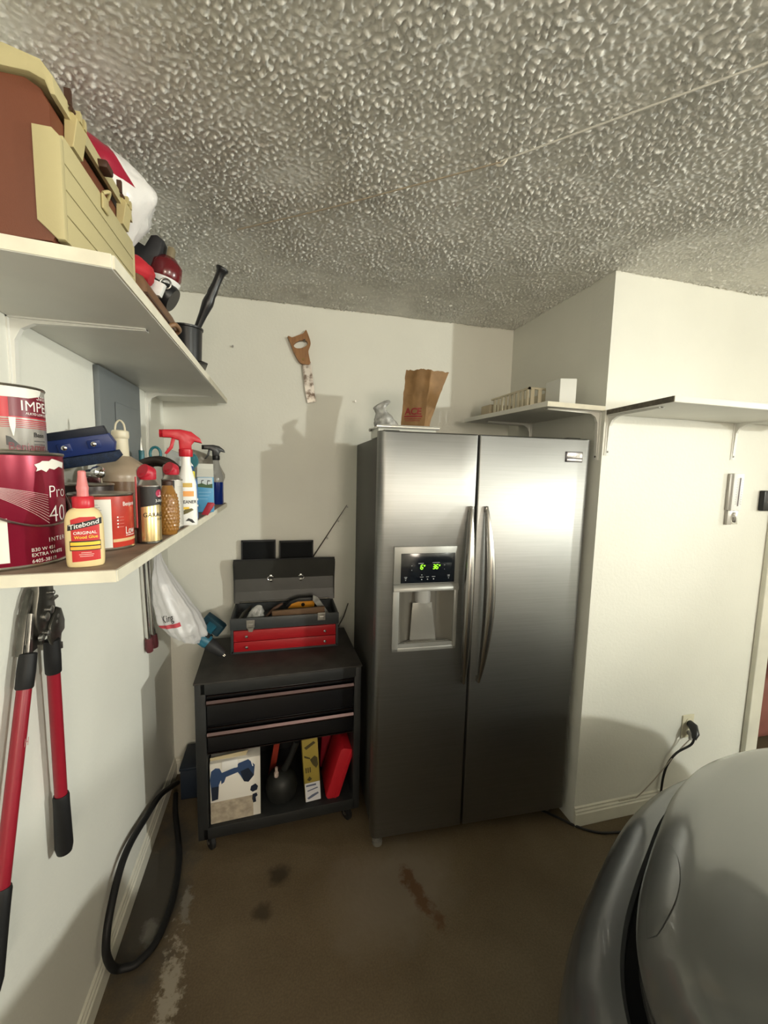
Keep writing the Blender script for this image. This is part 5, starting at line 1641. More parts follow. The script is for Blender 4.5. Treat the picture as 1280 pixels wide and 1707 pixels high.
# bottles and cartons towards the back
tc_ = (0.262, -0.775)
tb_ = thing('bottle', (*tc_, ZS), 'small blue bottle with a yellow neck label behind the white spray bottle', 'bottle')
BLU = mat('blue_label', (0.03, 0.15, 0.45), 0.35)
MB().lathe([(0.020, 0), (0.0225, 0.003), (0.0225, 0.115), (0.018, 0.128)], (*tc_, ZS), 32).obj('body', BLU, tb_)
MB().lathe([(0.0150, 0.126), (0.0155, 0.128), (0.0155, 0.150), (0.012, 0.152)], (*tc_, ZS), 28).obj('neck_label', mat('neck_yellow', (0.75, 0.62, 0.04), 0.4), tb_)
MB().lathe([(0.011, 0.151), (0.011, 0.166), (0.009, 0.168)], (*tc_, ZS), 24).obj('cap', mat('blue_cap', (0.02, 0.08, 0.25), 0.35), tb_)
for zz in (0.04, 0.06):
    patch(tb_, cyl_map(tc_, 0.0225, -85, ZS+zz, 0.0007), rect(0, 0, 0.04, 0.006), WHITEP, 'print_bar', 0.006)
kc = (0.218, -0.665)
kb = thing('bottle', (*kc, ZS), 'dark bottle with a white cap behind the red trigger', 'bottle')
MB().lathe([(0.024, 0), (0.026, 0.004), (0.026, 0.135), (0.020, 0.155), (0.013, 0.166)], (*kc, ZS), 32).obj('body', mat('dark_bottle', (0.02, 0.022, 0.03), 0.3), kb)
MB().lathe([(0.013, 0.165), (0.0135, 0.168), (0.0125, 0.184), (0.008, 0.187), (0.006, 0.197)], (*kc, ZS), 24).obj('cap', WHITE, kb)
bxc = thing('gable_carton', (0.272, -0.565, ZS), 'light blue gable top carton with a landscape picture on the lower shelf', 'carton')
BT = RZ(math.radians(4), (0.272, -0.555, ZS))
SKYB = mat('carton_blue', (0.10, 0.36, 0.62), 0.4, var=0.12, vscale=20)
mb = MB(BT); mb.box((-0.027, -0.02, 0), (0.027, 0.02, 0.128), 0.002); mb.obj('carton', SKYB, bxc)
mb = MB(BT); mb.prism([(-0.020, 0.128), (0.020, 0.128), (0.002, 0.158), (0.002, 0.176), (-0.002, 0.176), (-0.002, 0.158)], -0.027, 0.027, 'YZ'); mb.obj('gable', mat('carton_white', (0.66, 0.66, 0.60), 0.45), bxc, smooth=False)
bmap_ = plane_map(BT @ Vector((0, -0.02, 0)), BT.to_3x3() @ Vector((1, 0, 0)), (0, 0, 1), 0.0007)
bmap2 = plane_map(BT @ Vector((0, -0.02, 0)), BT.to_3x3() @ Vector((1, 0, 0)), (0, 0, 1), 0.0013)
patch(bxc, bmap_, rect(-0.025, 0.092, 0.025, 0.126), mat('picture_sky', (0.60, 0.66, 0.68), 0.5), 'picture', 0.05)
patch(bxc, bmap2, [(-0.025, 0.092), (0.025, 0.088), (0.025, 0.104), (0.004, 0.100), (-0.01, 0.106), (-0.025, 0.102)], mat('picture_green', (0.06, 0.12, 0.05), 0.5), 'picture', 0.05)
patch(bxc, bmap2, [(-0.014, 0.10), (-0.012, 0.117), (-0.004, 0.118), (-0.004, 0.115), (-0.010, 0.114), (-0.011, 0.10)], DGREY, 'picture', 0.05)
patch(bxc, bmap2, [(0.006, 0.10), (0.008, 0.117), (0.018, 0.116), (0.018, 0.113), (0.010, 0.113), (0.009, 0.10)], DGREY, 'picture', 0.05)
for k in range(3):
    patch(bxc, bmap2, rect(-0.022, 0.072-0.012*k, 0.020-0.006*k, 0.0735-0.012*k), mat('pale_blue_print', (0.35, 0.58, 0.75), 0.5), 'print_line', 0.05)
rcp = MB(ROT((0.272, -0.655, ZS), 0, 0.25, 0)); rcp.prism([(0, 0), (0.020, 0.0), (0.034, 0.045), (0.028, 0.050), (0.010, 0.046)], 0, 0.012, 'XZ', 0.003)
tag(rcp.obj('plastic_clip', mat('clip_red', (0.40, 0.03, 0.05), 0.4)), 'small red plastic clip in front of the light blue carton', 'clip')
cS = (0.2640, -0.235)
ss = thing('spray_bottle', (*cS, ZS), 'clear spray bottle half full of blue liquid with a black trigger', 'spray bottle')
k_ = 1.0
MB().lathe([(0.026*k_, 0), (0.029*k_, 0.004), (0.029*k_, 0.098)], (*cS, ZS), 36).obj('liquid', mat('blue_liquid', (0.006, 0.022, 0.16), 0.15, coat=0.5), ss)
CLR = mat('clear_bottle', (0.62, 0.62, 0.60), 0.12, trans=0.6, ior=1.3)
MB().lathe([(0.029*k_, 0.0985), (0.029*k_, 0.12), (0.024*k_, 0.14), (0.016, 0.165), (0.0125, 0.19), (0.012, 0.196)], (*cS, ZS), 36).obj('bottle', CLR, ss)
head(ss, RZ(math.radians(195), (*cS, ZS)), 0.194, 1.1, BLACK)
pbg = crumple('plastic_bag', mat('grey_haze_film', (0.36, 0.34, 0.29), 0.3, var=0.25, vscale=20, bump=0.5, bscale=40, bdist=0.006), None,
              [(0, 0, 0, 0.065, 0.03), (0, 0, 0.05, 0.078, 0.034), (0.006, 0, 0.13, 0.085, 0.034), (-0.005, 0, 0.19, 0.066, 0.03), (-0.03, 0, 0.225, 0.035, 0.02), (-0.05, 0, 0.24, 0.01, 0.01)], (0.195, -0.152, ZS+0.001), amp=0.010, freq=22, seed=9, org=(0.195, -0.152, ZS))
tag(pbg, 'grey translucent plastic bag at the far end of the lower shelf', 'bag')

# big jug with a cream pull-ring spout
cJ = (0.130, -0.945)
jg = thing('jug', (*cJ, ZS), 'brown translucent jug with a tall cream spout and pull ring', 'jug')
JUG = mat('jug_brown', (0.15, 0.085, 0.045), 0.25, var=0.2, vscale=10)
JUGT = mat('jug_tan', (0.36, 0.28, 0.20), 0.3, var=0.15, vscale=10)
MB().lathe([(0.060, 0), (0.067, 0.005), (0.068, 0.125)], (*cJ, ZS), 44).obj('contents', JUG, jg)
loft([(0.125, 0.068, 0.068), (0.145, 0.067, 0.067), (0.165, 0.055, 0.055), (0.180, 0.036, 0.036), (0.190, 0.022, 0.022)], (*cJ, ZS), 0, 44).obj('shoulder', JUGT, jg)
CRM = mat('spout_cream', (0.62, 0.56, 0.42), 0.35)
MB().lathe([(0.021, 0.186), (0.0190, 0.192), (0.0175, 0.235), (0.0195, 0.237), (0.0205, 0.244), (0.0200, 0.254), (0.017, 0.257)], (*cJ, ZS), 30).obj('spout', CRM, jg)
MB().tube(spline([(cJ[0]-0.012, cJ[1], ZS+0.256), (cJ[0]-0.009, cJ[1], ZS+0.274), (cJ[0], cJ[1], ZS+0.283), (cJ[0]+0.009, cJ[1], ZS+0.274), (cJ[0]+0.012, cJ[1], ZS+0.256)], 6), 0.0024, 8).obj('pull_ring', CRM, jg)

# navy blue window squeegee head with two chrome screws, resting on the dark can
bs = thing('scrub_brush', (0.10, -1.10, ZS+0.126), 'dark navy scrub brush head with two bright screws behind the stacked cans', 'brush')
NVY = mat('brush_navy', (0.012, 0.028, 0.13), 0.4)
NVD = mat('brush_navy_dark', (0.006, 0.010, 0.022), 0.5)
QT = ROT((0.103, -1.105, 1.636), 0.15, -0.20, 0.12)
mb = MB(QT); mb.prism([(-0.066, -0.018), (0.064, -0.018), (0.070, 0.0), (0.062, 0.022), (-0.066, 0.022)], -0.012, 0.012, 'XZ', 0.003); mb.obj('back', NVY, bs)
mb = MB(QT); mb.prism([(-0.066, 0.0205), (0.060, 0.0205), (0.056, 0.040), (-0.062, 0.038)], -0.010, 0.010, 'XZ', 0.002); mb.obj('rubber_lip', NVD, bs)
mb = MB(QT); mb.prism([(-0.066, -0.042), (0.060, -0.042), (0.074, -0.032), (0.070, -0.0185), (-0.066, -0.0185)], -0.016, 0.018, 'XZ', 0.004); mb.obj('bristle_block', mat('bristle_navy', (0.008, 0.022, 0.06), 0.7, var=0.5, vscale=150, bump=0.6, bscale=400), bs)
for x in (-0.026, 0.030):
    mb = MB(QT); mb.box((x-0.013, -0.015, -0.006), (x+0.013, -0.011, 0.012), 0.002); mb.obj('boss', NVY, bs)
    mb = MB(QT); mb.lathe([(0.0055, 0), (0.0055, 0.002), (0.003, 0.004)], T=ROT((x, -0.0150, 0.003), math.pi/2), seg=14); mb.obj('screw', CHROME, bs)
# chrome knob below it
kn = MB(ROT((0.143, -1.125, 1.580), 0, 0, 0))
kn.lathe([(0.006, -0.030), (0.008, -0.012), (0.013, -0.008), (0.0145, 0.0), (0.013, 0.006), (0.007, 0.009), (0.003, 0.006)], T=ROT((0, 0, 0), 0, math.pi/2, -0.5), seg=24)
kn.prism([(-0.030, -0.024), (0.006, -0.024), (0.004, -0.008), (-0.028, -0.008)], -0.007, 0.007, 'XZ', 0.002)
tag(kn.obj('knob', CHROME), 'shiny chrome knob on the rim of the dark can under the navy brush', 'knob')

# coil of dark cable, teal things and clear packs at the back
coil = MB()
pts = []
for k in range(0, 4*32+1):
    a = 2*math.pi*k/32
    rr = 0.062+0.006*math.sin(a*0.37)
    pts.append((0.165+rr*math.cos(a), -0.80+0.5*rr*math.cos(a)*0.0+(-0.022+0.012*k/32), ZS+0.075+0.012+rr*math.sin(a)*1.02))
coil.tube([(p[0]*1.0, p[1]+0.05, p[2]+0.03) for p in pts], 0.011, 10)
tag(coil.obj('cable_coil', mat('brown_black_cable', (0.030, 0.022, 0.018), 0.4)), 'coil of dark brown cable standing behind the spray cans', 'cable')
sdv = thing('screwdriver', (0.095, -0.66, ZS), 'thin teal and silver marker standing at the back of the lower shelf', 'marker')
TEAL = mat('teal_plastic', (0.02, 0.14, 0.17), 0.4)
MB().tube([(0.095, -0.66, ZS), (0.095, -0.66, ZS+0.215)], 0.0085, 12).obj('barrel', TEAL, sdv)
MB().lathe([(0.0065, 0.215), (0.005, 0.235), (0.0015, 0.258)], (0.095, -0.66, ZS), 14).obj('tip', CHROME, sdv)
scs = thing('scissors', (0.135, -0.655, ZS), 'teal scissor handles beside the teal marker at the back', 'scissors')
MB().tube([(0.135+0.016*math.cos(a), -0.655, ZS+0.205+0.022*math.sin(a)) for a in [k*math.pi/8 for k in range(16)]], 0.0045, 8, closed=True).obj('handle', TEAL, scs)
MB().tube([(0.118, -0.655, ZS+0.0), (0.124, -0.655, ZS+0.19)], [0.006, 0.006], 8).obj('blade', STEEL, scs)
tp_ = thing('tape_dispenser', (0.225, -0.60, ZS), 'round teal tape dispenser behind the white spray bottle', 'dispenser')
MB().lathe([(0.030, -0.012), (0.032, -0.008), (0.032, 0.008), (0.030, 0.012)], T=ROT((0.225, -0.60, ZS+0.185), math.pi/2), seg=28).obj('drum', TEAL, tp_)
MB().box((0.205, -0.612, ZS), (0.245, -0.588, ZS+0.165), 0.004).obj('body', mat('teal_dark', (0.02, 0.08, 0.10), 0.4), tp_)
gpk = MB(ROT((0.175, -0.64, ZS), 0, 0.1, 0.2)); gpk.prism([(-0.04, 0), (0.05, 0), (0.055, 0.175), (0.03, 0.205), (-0.03, 0.225)], -0.006, 0.006, 'XZ', 0.003)
tag(gpk.obj('clear_pack', mat('clear_pack_grey', (0.34, 0.35, 0.34), 0.2)), 'grey see-through packet behind the red trigger', 'packet')

# ================================================================== things on the upper left shelf (top at US1)
ZU = US1 + 0.0003
tk = thing('tackle_box', (0.12, -1.28, ZU), 'large brown tackle box with cream lid and drawer fronts on the upper shelf', 'tackle box')
BRN = mat('tackle_brown', (0.150, 0.046, 0.022), 0.5, bump=0.2, bscale=500, bdist=0.001)
CRE = mat('tackle_cream', (0.50, 0.435, 0.235), 0.5, bump=0.2, bscale=500, bdist=0.001)
y0, y1 = -1.448, -1.150
mb = MB(); mb.prism([(0.012, ZU), (0.222, ZU), (0.226, ZU+0.006), (0.228, 2.098), (0.218, 2.118), (0.200, 2.128), (0.03, 2.128), (0.012, 2.11)], y0, y1, 'XZ', 0.003); mb.obj('body', BRN, tk)
mb = MB(); mb.prism([(0.008, 2.114), (0.008, 2.128), (0.022, 2.160), (0.180, 2.160), (0.222, 2.150), (0.236, 2.132), (0.238, 2.108), (0.232, 2.108), (0.226, 2.124), (0.208, 2.131), (0.03, 2.131), (0.016, 2.114)], y0-0.006, y1+0.006, 'XZ', 0.002); mb.obj('lid', CRE, tk)
# front: side rail and four drawer strips with recessed joints
ya, yb_ = y0-0.004, y1+0.004
mb = MB(); mb.prism([(0.206, ZU+0.026), (0.230, ZU+0.003), (0.2400, ZU+0.003), (0.2400, 2.058), (0.230, 2.068), (0.206, 2.068)], ya, ya+0.012, 'XZ', 0.002); mb.obj('side_rail', CRE, tk)
mb = MB(); mb.prism([(0.206, ZU+0.026), (0.230, ZU+0.003), (0.2400, ZU+0.003), (0.2400, 2.058), (0.230, 2.068), (0.206, 2.068)], yb_-0.012, yb_, 'XZ', 0.002); mb.obj('side_rail', CRE, tk)
zs_ = [ZU+0.003, 1.9585, 1.9935, 2.0285, 2.066]
for k in range(4):
    o_ = MB().box((0.226, ya+0.010, zs_[k]+0.0008), (0.2400, yb_-0.010, zs_[k+1]-0.0008), 0.0012).obj('drawer_front', CRE, tk)
LAT = mat('latch_cream', (0.50, 0.42, 0.21), 0.4)
DBR = mat('tackle_dark_brown', (0.055, 0.022, 0.012), 0.5)
for y in (-1.395, -1.195):
    mb = MB(); mb.prism([(0.228, 2.070), (0.240, 2.072), (0.247, 2.112), (0.238, 2.124), (0.230, 2.120)], y-0.016, y+0.016, 'XZ', 0.001)
    mb.box((0.238, y-0.011, 2.112), (0.249, y-0.004, 2.126)).box((0.238, y+0.004, 2.112), (0.249, y+0.011, 2.126))
    l_ = mb.obj('latch', LAT, tk, smooth=False)
    mb = MB(); mb.tube([(0.241, y-0.020, 2.122), (0.241, y+0.020, 2.122)], 0.003, 8); mb.box((0.232, y-0.018, 2.128), (0.240, y-0.012, 2.150)); mb.obj('latch_pin', DBR, l_)
mb = MB(); mb.box((0.232, -1.315, 2.108), (0.252, -1.285, 2.122), 0.004); mb.obj('handle', DBR, tk)
mb = MB(); mb.box((0.2405, -1.318, 2.040), (0.2445, -1.292, 2.066), 0.002); mb.tube(spline([(0.243, -1.315, 2.066), (0.250, -1.305, 2.074), (0.243, -1.295, 2.066)], 4), 0.003, 8); mb.obj('drawer_latch', LAT, tk)

# white and red plastic bag behind it
wbag = thing('store_bag', (0.13, -0.99, ZU), 'puffed white and red plastic bag between the tackle box and the brown case', 'bag')
BAGM = mat('store_bag_film', (0.74, 0.72, 0.70), 0.28, bump=0.5, bscale=30, bdist=0.006)
_bt = BAGM.node_tree
_tc2 = _bt.nodes.new('ShaderNodeTexCoord'); _sx = _bt.nodes.new('ShaderNodeSeparateXYZ')
_bt.links.new(_tc2.outputs['Object'], _sx.inputs[0])


def _mth(op, a, b):
    m_n = _bt.nodes.new('ShaderNodeMath'); m_n.operation = op
    for s_, i_ in ((a, 0), (b, 1)):
        if isinstance(s_, (int, float)):
            m_n.inputs[i_].default_value = s_
        else:
            _bt.links.new(s_, m_n.inputs[i_])
    return m_n.outputs[0]


_q = _mth('ADD', _mth('MULTIPLY', _sx.outputs['X'], 1.5), _sx.outputs['Z'])
_red = _mth('MULTIPLY', _mth('MULTIPLY', _mth('GREATER_THAN', _q, 0.315), _mth('LESS_THAN', _q, 0.440)), _mth('GREATER_THAN', _sx.outputs['Z'], 0.285))
_mx = _bt.nodes.new('ShaderNodeMix'); _mx.data_type = 'RGBA'
_mx.inputs[6].default_value = (0.74, 0.72, 0.70, 1); _mx.inputs[7].default_value = (0.30, 0.012, 0.035, 1)
_bt.links.new(_red, _mx.inputs[0]); _bt.links.new(_mx.outputs[2], _bt.nodes['Principled BSDF'].inputs['Base Color'])
crumple('film', BAGM, wbag, [(-0.005, 0, 0.0, 0.045, 0.06), (-0.005, 0, 0.09, 0.048, 0.062), (0.02, -0.01, 0.18, 0.072, 0.066), (0.035, -0.025, 0.275, 0.118, 0.108), (0.025, -0.025, 0.33, 0.108, 0.110), (-0.005, -0.03, 0.375, 0.072, 0.085), (-0.02, -0.03, 0.405, 0.012, 0.02)], (0.100, -1.025, ZU+0.0005), amp=0.018, freq=17, seed=11, seg=64)

# brown case
bc_ = thing('brown_case', (0.215, -0.93, ZU), 'low brown hard case with rounded top edges on the upper shelf', 'case')
CSB = mat('case_brown', (0.16, 0.080, 0.040), 0.5, var=0.1, vscale=6)
mb = MB(); mb.prism([(0.165, ZU), (0.255, ZU), (0.259, ZU+0.01), (0.258, ZU+0.075), (0.249, ZU+0.092), (0.225, ZU+0.102), (0.167, ZU+0.104)], -1.140, -0.865, 'XZ', 0.010, seg=3); mb.obj('shell', CSB, bc_)
mb = MB(); mb.prism([(0.164, ZU+0.05), (0.2605, ZU+0.05), (0.2605, ZU+0.056), (0.164, ZU+0.056)], -1.143, -0.862, 'XZ'); mb.obj('seam', DBR, bc_)
mb = MB(); mb.tube(spline([(0.258, -0.975, ZU+0.034), (0.274, -0.965, ZU+0.046), (0.276, -0.925, ZU+0.044), (0.258, -0.912, ZU+0.034)], 5), 0.006, 10); mb.obj('handle', mat('case_handle', (0.22, 0.12, 0.06), 0.4), bc_)

# hand vacuum and cloth on the case
hv = thing('hand_vacuum', (0.205, -0.87, 2.02), 'black and red hand vacuum lying on top of the brown case', 'vacuum')
HT = Matrix.Translation((0.219, -0.900, 2.0215))
HS = Matrix.Scale(1.3, 4)
mb = MB(HT @ ROT((0.010, 0.0, 0.0405), 0.0, 0.55, 0) @ HS); mb.lathe([(0.010, -0.048), (0.025, -0.042), (0.030, -0.02), (0.030, 0.012), (0.024, 0.026)], T=Matrix.Rotation(math.pi/2, 4, 'Y'), seg=28); mb.obj('nose', BLACK, hv, ang=60)
mb = MB(HT @ ROT((0.020, 0.0, 0.085), 0, 0.2, 0) @ HS); mb.lathe([(0.006, -0.03), (0.024, -0.022), (0.031, 0.0), (0.029, 0.022), (0.016, 0.036)], seg=28); mb.obj('dust_bowl', mat('bowl_red', (0.11, 0.006, 0.010), 0.25, coat=0.4), hv, ang=60)
mb = MB(HT @ ROT((0.020, 0.0, 0.085), 0, 0.2, 0) @ HS); mb.lathe([(0.0262, -0.0205), (0.0290, -0.0155), (0.0312, -0.0095)], seg=28, caps=False); mb.obj('white_band', WHITE, hv, ang=60)
mb = MB(HT @ ROT((-0.012, 0.0, 0.118), 0, 0.35, 0) @ HS); mb.prism([(-0.045, -0.022), (-0.01, -0.034), (0.014, -0.016), (0.018, 0.02), (0.014, 0.044), (0.0, 0.048), (-0.010, 0.042), (-0.014, 0.018), (-0.045, 0.022)], -0.022, 0.018, 'XZ', 0.007); mb.obj('housing', BLACKM, hv)
mb = MB(HT @ ROT((0.036, 0.0, 0.140), 0, 0.2, 0)); mb.box((-0.008, -0.012, -0.018), (0.008, 0.012, 0.018), 0.003); mb.obj('charging_tab', mat('tab_tan', (0.20, 0.165, 0.10), 0.5), hv)
mb = MB(HT); mb.tube([(0.030+0.013*math.cos(a), -0.040, 0.050+0.013*math.sin(a)) for a in [k*math.pi/8 for k in range(16)]], 0.0025, 8, closed=True); mb.obj('ring', STEEL, hv)
rcl = crumple('red_cloth', mat('red_cloth', (0.45, 0.015, 0.025), 0.7), None, [(0, 0, 0, 0.025, 0.045), (0.0, 0, 0.012, 0.030, 0.055), (0.002, 0.01, 0.03, 0.030, 0.052), (0.0, 0.012, 0.046, 0.022, 0.036), (0, 0.012, 0.056, 0.008, 0.012)], (0.216, -1.065, 2.0235), amp=0.010, freq=30, seed=21, org=(0.216, -1.065, 2.0235))
tag(rcl, 'crumpled red cloth on the brown case beside the tackle box', 'cloth')
wr_ = MB(ROT((0.236, -0.985, 2.022), 0.1, 0.1, 0)); wr_.prism([(-0.02, 0), (0.012, 0.0), (0.022, 0.03), (-0.008, 0.038)], -0.012, 0.012, 'XZ', 0.003)
tag(wr_.obj('white_tag', WHITE), 'small white tag between the red cloth and the hand vacuum', 'tag')

# black canister with plunger
cc_ = (0.2425, -0.665)
cn = thing('plunger_holder', (*cc_, ZU), 'black round plunger holder near the far end of the upper shelf', 'canister')
MB().lathe([(0.040, 0.004), (0.043, 0.006), (0.0475, 0.122), (0.0510, 0.124), (0.0515, 0.129), (0.0480, 0.130), (0.044, 0.124), (0.040, 0.01)], (*cc_, ZU), 44, caps=False).obj('cup', BLACK, cn)
MB().lathe([(0.001, 0.006), (0.041, 0.006)], (*cc_, ZU), 44, caps=False).obj('cup_floor', BLACK, cn)
MB().prism([(0.20, -0.73), (0.305, -0.775), (0.318, -0.745), (0.288, -0.62), (0.20, -0.61)], ZU, ZU+0.005, 'XY', 0.002).obj('base_plate', BLACK, cn)
pl = thing('plunger', (*cc_, ZU+0.012), 'black plunger with a wavy grip handle leaning in the black holder', 'plunger')
a = Vector((0.244, -0.668, ZU+0.055)); b = Vector((0.362, -0.700, 2.232))
d = b-a
MB().lathe([(0.002, 0.045), (0.012, 0.042), (0.030, 0.025), (0.034, 0.004), (0.030, 0.0)], (*cc_, ZU+0.010), 32).obj('rubber_cup', RUBBER, pl)
tt = [0, .25, .34, .45, .52, .58, .62, .67, .72, .76, .81, .87, .93, .96, .985, 1.0]
rr = [.0095, .0095, .011, .013, .0155, .0175, .0165, .0140, .0150, .0135, .0125, .0125, .0135, .0165, .0205, .0185]
MB().tube([a+d*t for t in tt], rr, 20).obj('handle', BLACK, pl, ang=60)

# ================================================================== the car, nose towards the back wall
car = thing('car', (1.95, -3.3, 0.0), 'silver grey car parked nose in at the right, seen over its left front corner', 'car')
PAINT = mat('car_paint', (0.20, 0.205, 0.20), 0.30, 0.55, coat=0.8)
PAINT.node_tree.nodes['Principled BSDF'].inputs['Coat Roughness'].default_value = 0.07
PAINTD = mat('bumper_paint', (0.13, 0.135, 0.14), 0.32, 0.5, coat=0.7)
GLAZ = mat('car_glass', (0.015, 0.018, 0.018), 0.05, coat=0.5)
TRIMB = mat('car_black_trim', (0.012, 0.012, 0.013), 0.35)
XC = 1.95
HALF = [(-0.905, -3.05), (-0.905, -2.7), (-0.900, -2.35), (-0.885, -2.1), (-0.862, -1.93), (-0.830, -1.80), (-0.790, -1.70), (-0.740, -1.625), (-0.66, -1.553), (-0.56, -1.485), (-0.45, -1.418), (-0.36, -1.365), (-0.27, -1.325), (-0.14, -1.285), (0.0, -1.27)]
LIP = HALF+[(-x, y) for x, y in HALF[-2::-1]]
LIPS = [Vector((p.x, p.y)) for p in spline([(x, y, 0) for x, y in LIP], 6)]
NL = len(LIPS)


def lip_n(i):
    a_ = LIPS[max(i-1, 0)]; b_ = LIPS[min(i+1, NL-1)]
    t = (b_-a_).normalized()
    return Vector((-t.y, t.x))        # outward (left of travel: -X side first, then front)


def lip_z(i):
    x = abs(LIPS[i].x); y = LIPS[i].y
    zf = 0.715-0.012*min(1, (x/0.80))**2.2
    back = max(0.0, (-1.70-y))
    return zf+0.20*min(1, back/0.7)


def ring(prof, name, m, parent, i0=0, i1=None, ang=35, zfn=None):
    """sweep a (outward, z) profile round the nose; z given absolute, or relative to the lip with zfn"""
    i1 = NL if i1 is None else i1
    mb = MB()
    vs, fs = [], []
    k = len(prof)
    for i in range(i0, i1):
        nrm = lip_n(i)
        for d_, z in prof:
            p = LIPS[i]+nrm*d_
            vs.append((XC+p.x, p.y, z+(lip_z(i) if zfn else 0)))
    for a_ in range(i1-i0-1):
        for j in range(k-1):
            fs.append((a_*k+j, a_*k+j+1, (a_+1)*k+j+1, (a_+1)*k+j))
    mb.add(vs, fs)
    return mb.obj(name, m, parent, ang=ang)


# hood and wings: from a folded lip up over a crowned surface to the windscreen base
NV = 26


def hood_pt(i, t):
    p = LIPS[i]
    s = p.x/0.905
    zl = lip_z(i)
    ax_ = Vector((p.x*0.62, min(-2.22, p.y)))
    q = p.lerp(ax_, t)
    zc = 1.03-0.06*(abs(q.x)/0.9)**2
    e = 1-(1-t)**1.7
    z = zl+(zc-zl)*e*0.95
    z += 0.022*(1-math.exp(-t/0.03))
    # raised edge roll: crest just behind the lip, shallow valley inside it
    z += 0.012*math.exp(-((t-0.075)/0.05)**2)-0.004*math.exp(-((t-0.2)/0.07)**2)
    return Vector((XC+q.x, q.y, z))


mb = MB()
tv = [0, .006, .014, .025, .04, .06, .085, .11, .14, .17, .2, .24, .28, .33, .38, .44, .5, .57, .64, .72, .8, .9, 1.0]
vs, fs = [], []
for i in range(NL):
    nrm = lip_n(i)
    P0 = hood_pt(i, 0)
    for d_, dz in ((-0.045, -0.050), (-0.012, -0.046), (0.002, -0.030), (0.006, -0.014)):
        vs.append((P0.x+nrm.x*d_, P0.y+nrm.y*d_, P0.z+dz))
    for t in tv:
        vs.append(hood_pt(i, t))
K = len(tv)+4
for i in range(NL-1):
    for j in range(K-1):
        fs.append((i*K+j, i*K+j+1, (i+1)*K+j+1, (i+1)*K+j))
mb.add(vs, fs)
mb.obj('hood', PAINT, car, ang=50)
ring([(-0.045, 0.70), (-0.040, 0.56), (0.026, 0.580)], 'grille_gap', TRIMB, car, 24, NL-24)
ring([(0.018, 0.585), (0.020, 0.606), (0.028, 0.614), (0.052, 0.608), (0.080, 0.588), (0.100, 0.560), (0.108, 0.549), (0.1085, 0.541), (0.116, 0.530), (0.128, 0.495), (0.132, 0.44), (0.126, 0.36), (0.10, 0.27), (0.06, 0.21), (0.0, 0.19), (-0.2, 0.19)], 'bumper', PAINTD, car, 24, NL-24)
ring([(-0.035, 0.650), (-0.005, 0.640), (-0.003, 0.632), (-0.035, 0.630)], 'grille_bar', mat('grille_chrome_dark', (0.10, 0.10, 0.10), 0.25, 0.8), car, 30, NL-30)
# body sides behind the wheel arch
for sgn in (-1, 1):
    mb = MB()
    mb.box((XC+sgn*0.80, -5.75, 0.24), (XC+sgn*0.905, -2.0, 0.80), 0.03, 3)
    mb.obj('body_side', PAINT, car)
    mb = MB(); mb.box((XC+sgn*0.50, -2.45, 0.25), (XC+sgn*0.80, -1.90, 0.62), 0.02); mb.obj('wheel_well', TRIMB, car)
    for yw in (-2.15, -4.85):
        mb = MB(); mb.lathe([(0.19, -0.10), (0.30, -0.105), (0.325, -0.08), (0.325, 0.08), (0.30, 0.105), (0.19, 0.10)], T=ROT((XC+sgn*0.815, yw, 0.325), 0, math.pi/2, 0), seg=40); wh = mb.obj('tire', RUBBER, car)
        mb = MB(); mb.lathe([(0.03, sgn*0.085), (0.18, sgn*0.075), (0.20, sgn*0.095)], T=ROT((XC+sgn*0.815, yw, 0.325), 0, math.pi/2, 0), seg=10); mb.obj('rim', STEEL, wh)
mb = MB(); mb.box((XC-0.85, -5.75, 0.22), (XC+0.85, -1.75, 0.60)); mb.obj('underbody', TRIMB, car, smooth=False)
mb = MB(); mb.box((XC-0.88, -5.9, 0.40), (XC+0.88, -4.9, 0.98), 0.08, 4); mb.obj('trunk', PAINT, car)
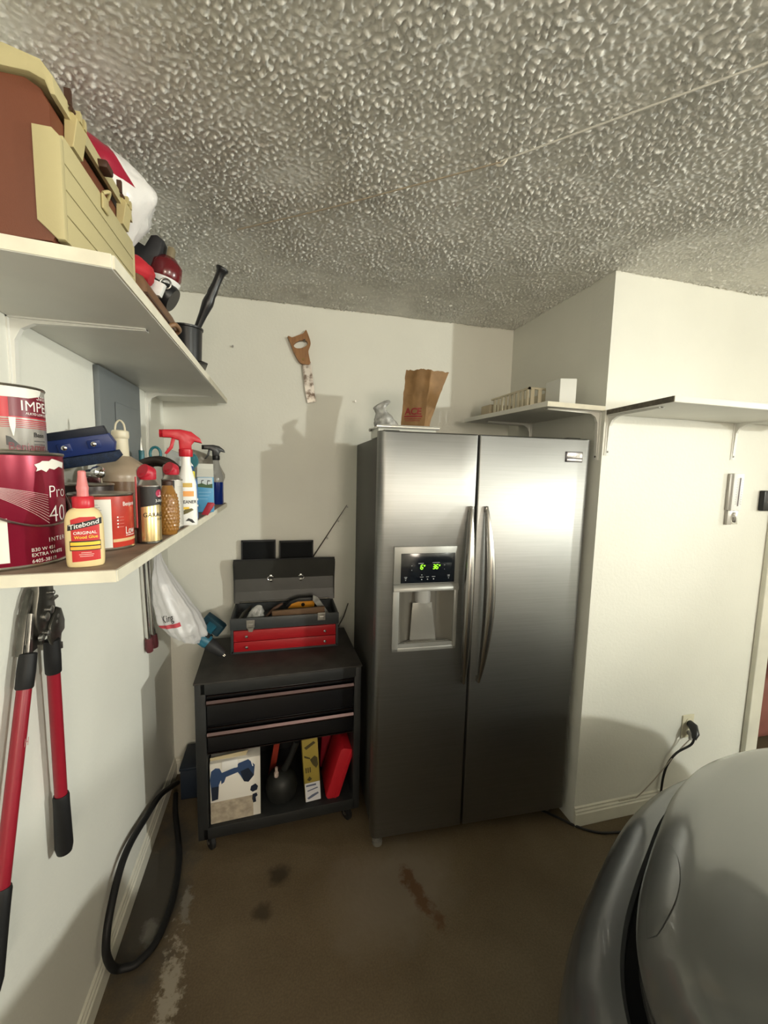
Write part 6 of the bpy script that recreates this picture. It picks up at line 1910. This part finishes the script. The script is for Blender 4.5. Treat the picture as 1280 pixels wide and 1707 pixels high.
mb = MB(); mb.box((XC-0.90, -5.2, 0.60), (XC+0.90, -2.45, 0.95), 0.05, 3); mb.obj('doors', PAINT, car)
# cabin: glasshouse and roof
gh = [(-2.16, 0.99), (-2.95, 1.44), (-3.4, 1.52), (-4.4, 1.50), (-4.9, 1.40), (-5.45, 0.97)]
mb = MB()
vs = [(XC-0.80*(1-0.26*(z-0.93)), y, z) for y, z in gh]+[(XC+0.80*(1-0.26*(z-0.93)), y, z) for y, z in gh]
g_ = len(gh)
fs = [(i, i+1, g_+i+1, g_+i) for i in range(g_-1)]+[tuple(range(g_))[::-1], tuple(range(g_, 2*g_))]
mb.add(vs, fs).obj('glasshouse', GLAZ, car, smooth=False)
rf = gh[1:5]
mb = MB()
vs = [(XC-0.70, y, z+0.004) for y, z in rf]+[(XC+0.70, y, z+0.004) for y, z in rf]+[(XC-0.715, y, z-0.03) for y, z in rf]+[(XC+0.715, y, z-0.03) for y, z in rf]
fs = [(i, i+1, 4+i+1, 4+i) for i in range(3)]+[(8+i, 8+i+1, i+1, i) for i in range(3)]+[(4+i, 4+i+1, 12+i+1, 12+i) for i in range(3)]
mb.add(vs, fs).obj('roof', PAINT, car, smooth=False)


# headlight lens set in the front corner, flush with the paint
def headlight(flip):
    mb = MB()
    vs, fs = [], []
    i0, i1 = 42, 56
    rows = 8
    for a_ in range(i0, i1):
        u = (a_-i0)/(i1-1-i0)
        tm = 0.035+0.050*math.sin(math.pi*min(1, max(0, u)))**0.8
        for j in range(rows):
            t = 0.012+(tm-0.012)*j/(rows-1)
            p = hood_pt(a_, t)+Vector((0, 0, 0.0016))
            if flip:
                p.x = 2*XC-p.x
            vs.append(p)
    n_ = i1-i0
    for a_ in range(n_-1):
        for j in range(rows-1):
            fs.append((a_*rows+j, a_*rows+j+1, (a_+1)*rows+j+1, (a_+1)*rows+j))
    mb.add(vs, fs)
    return mb.obj('headlight', mat('headlight_lens', (0.18, 0.185, 0.18), 0.28, 0.55, coat=0.9), car, ang=60)


for fl in (False, True):
    hl = headlight(fl)
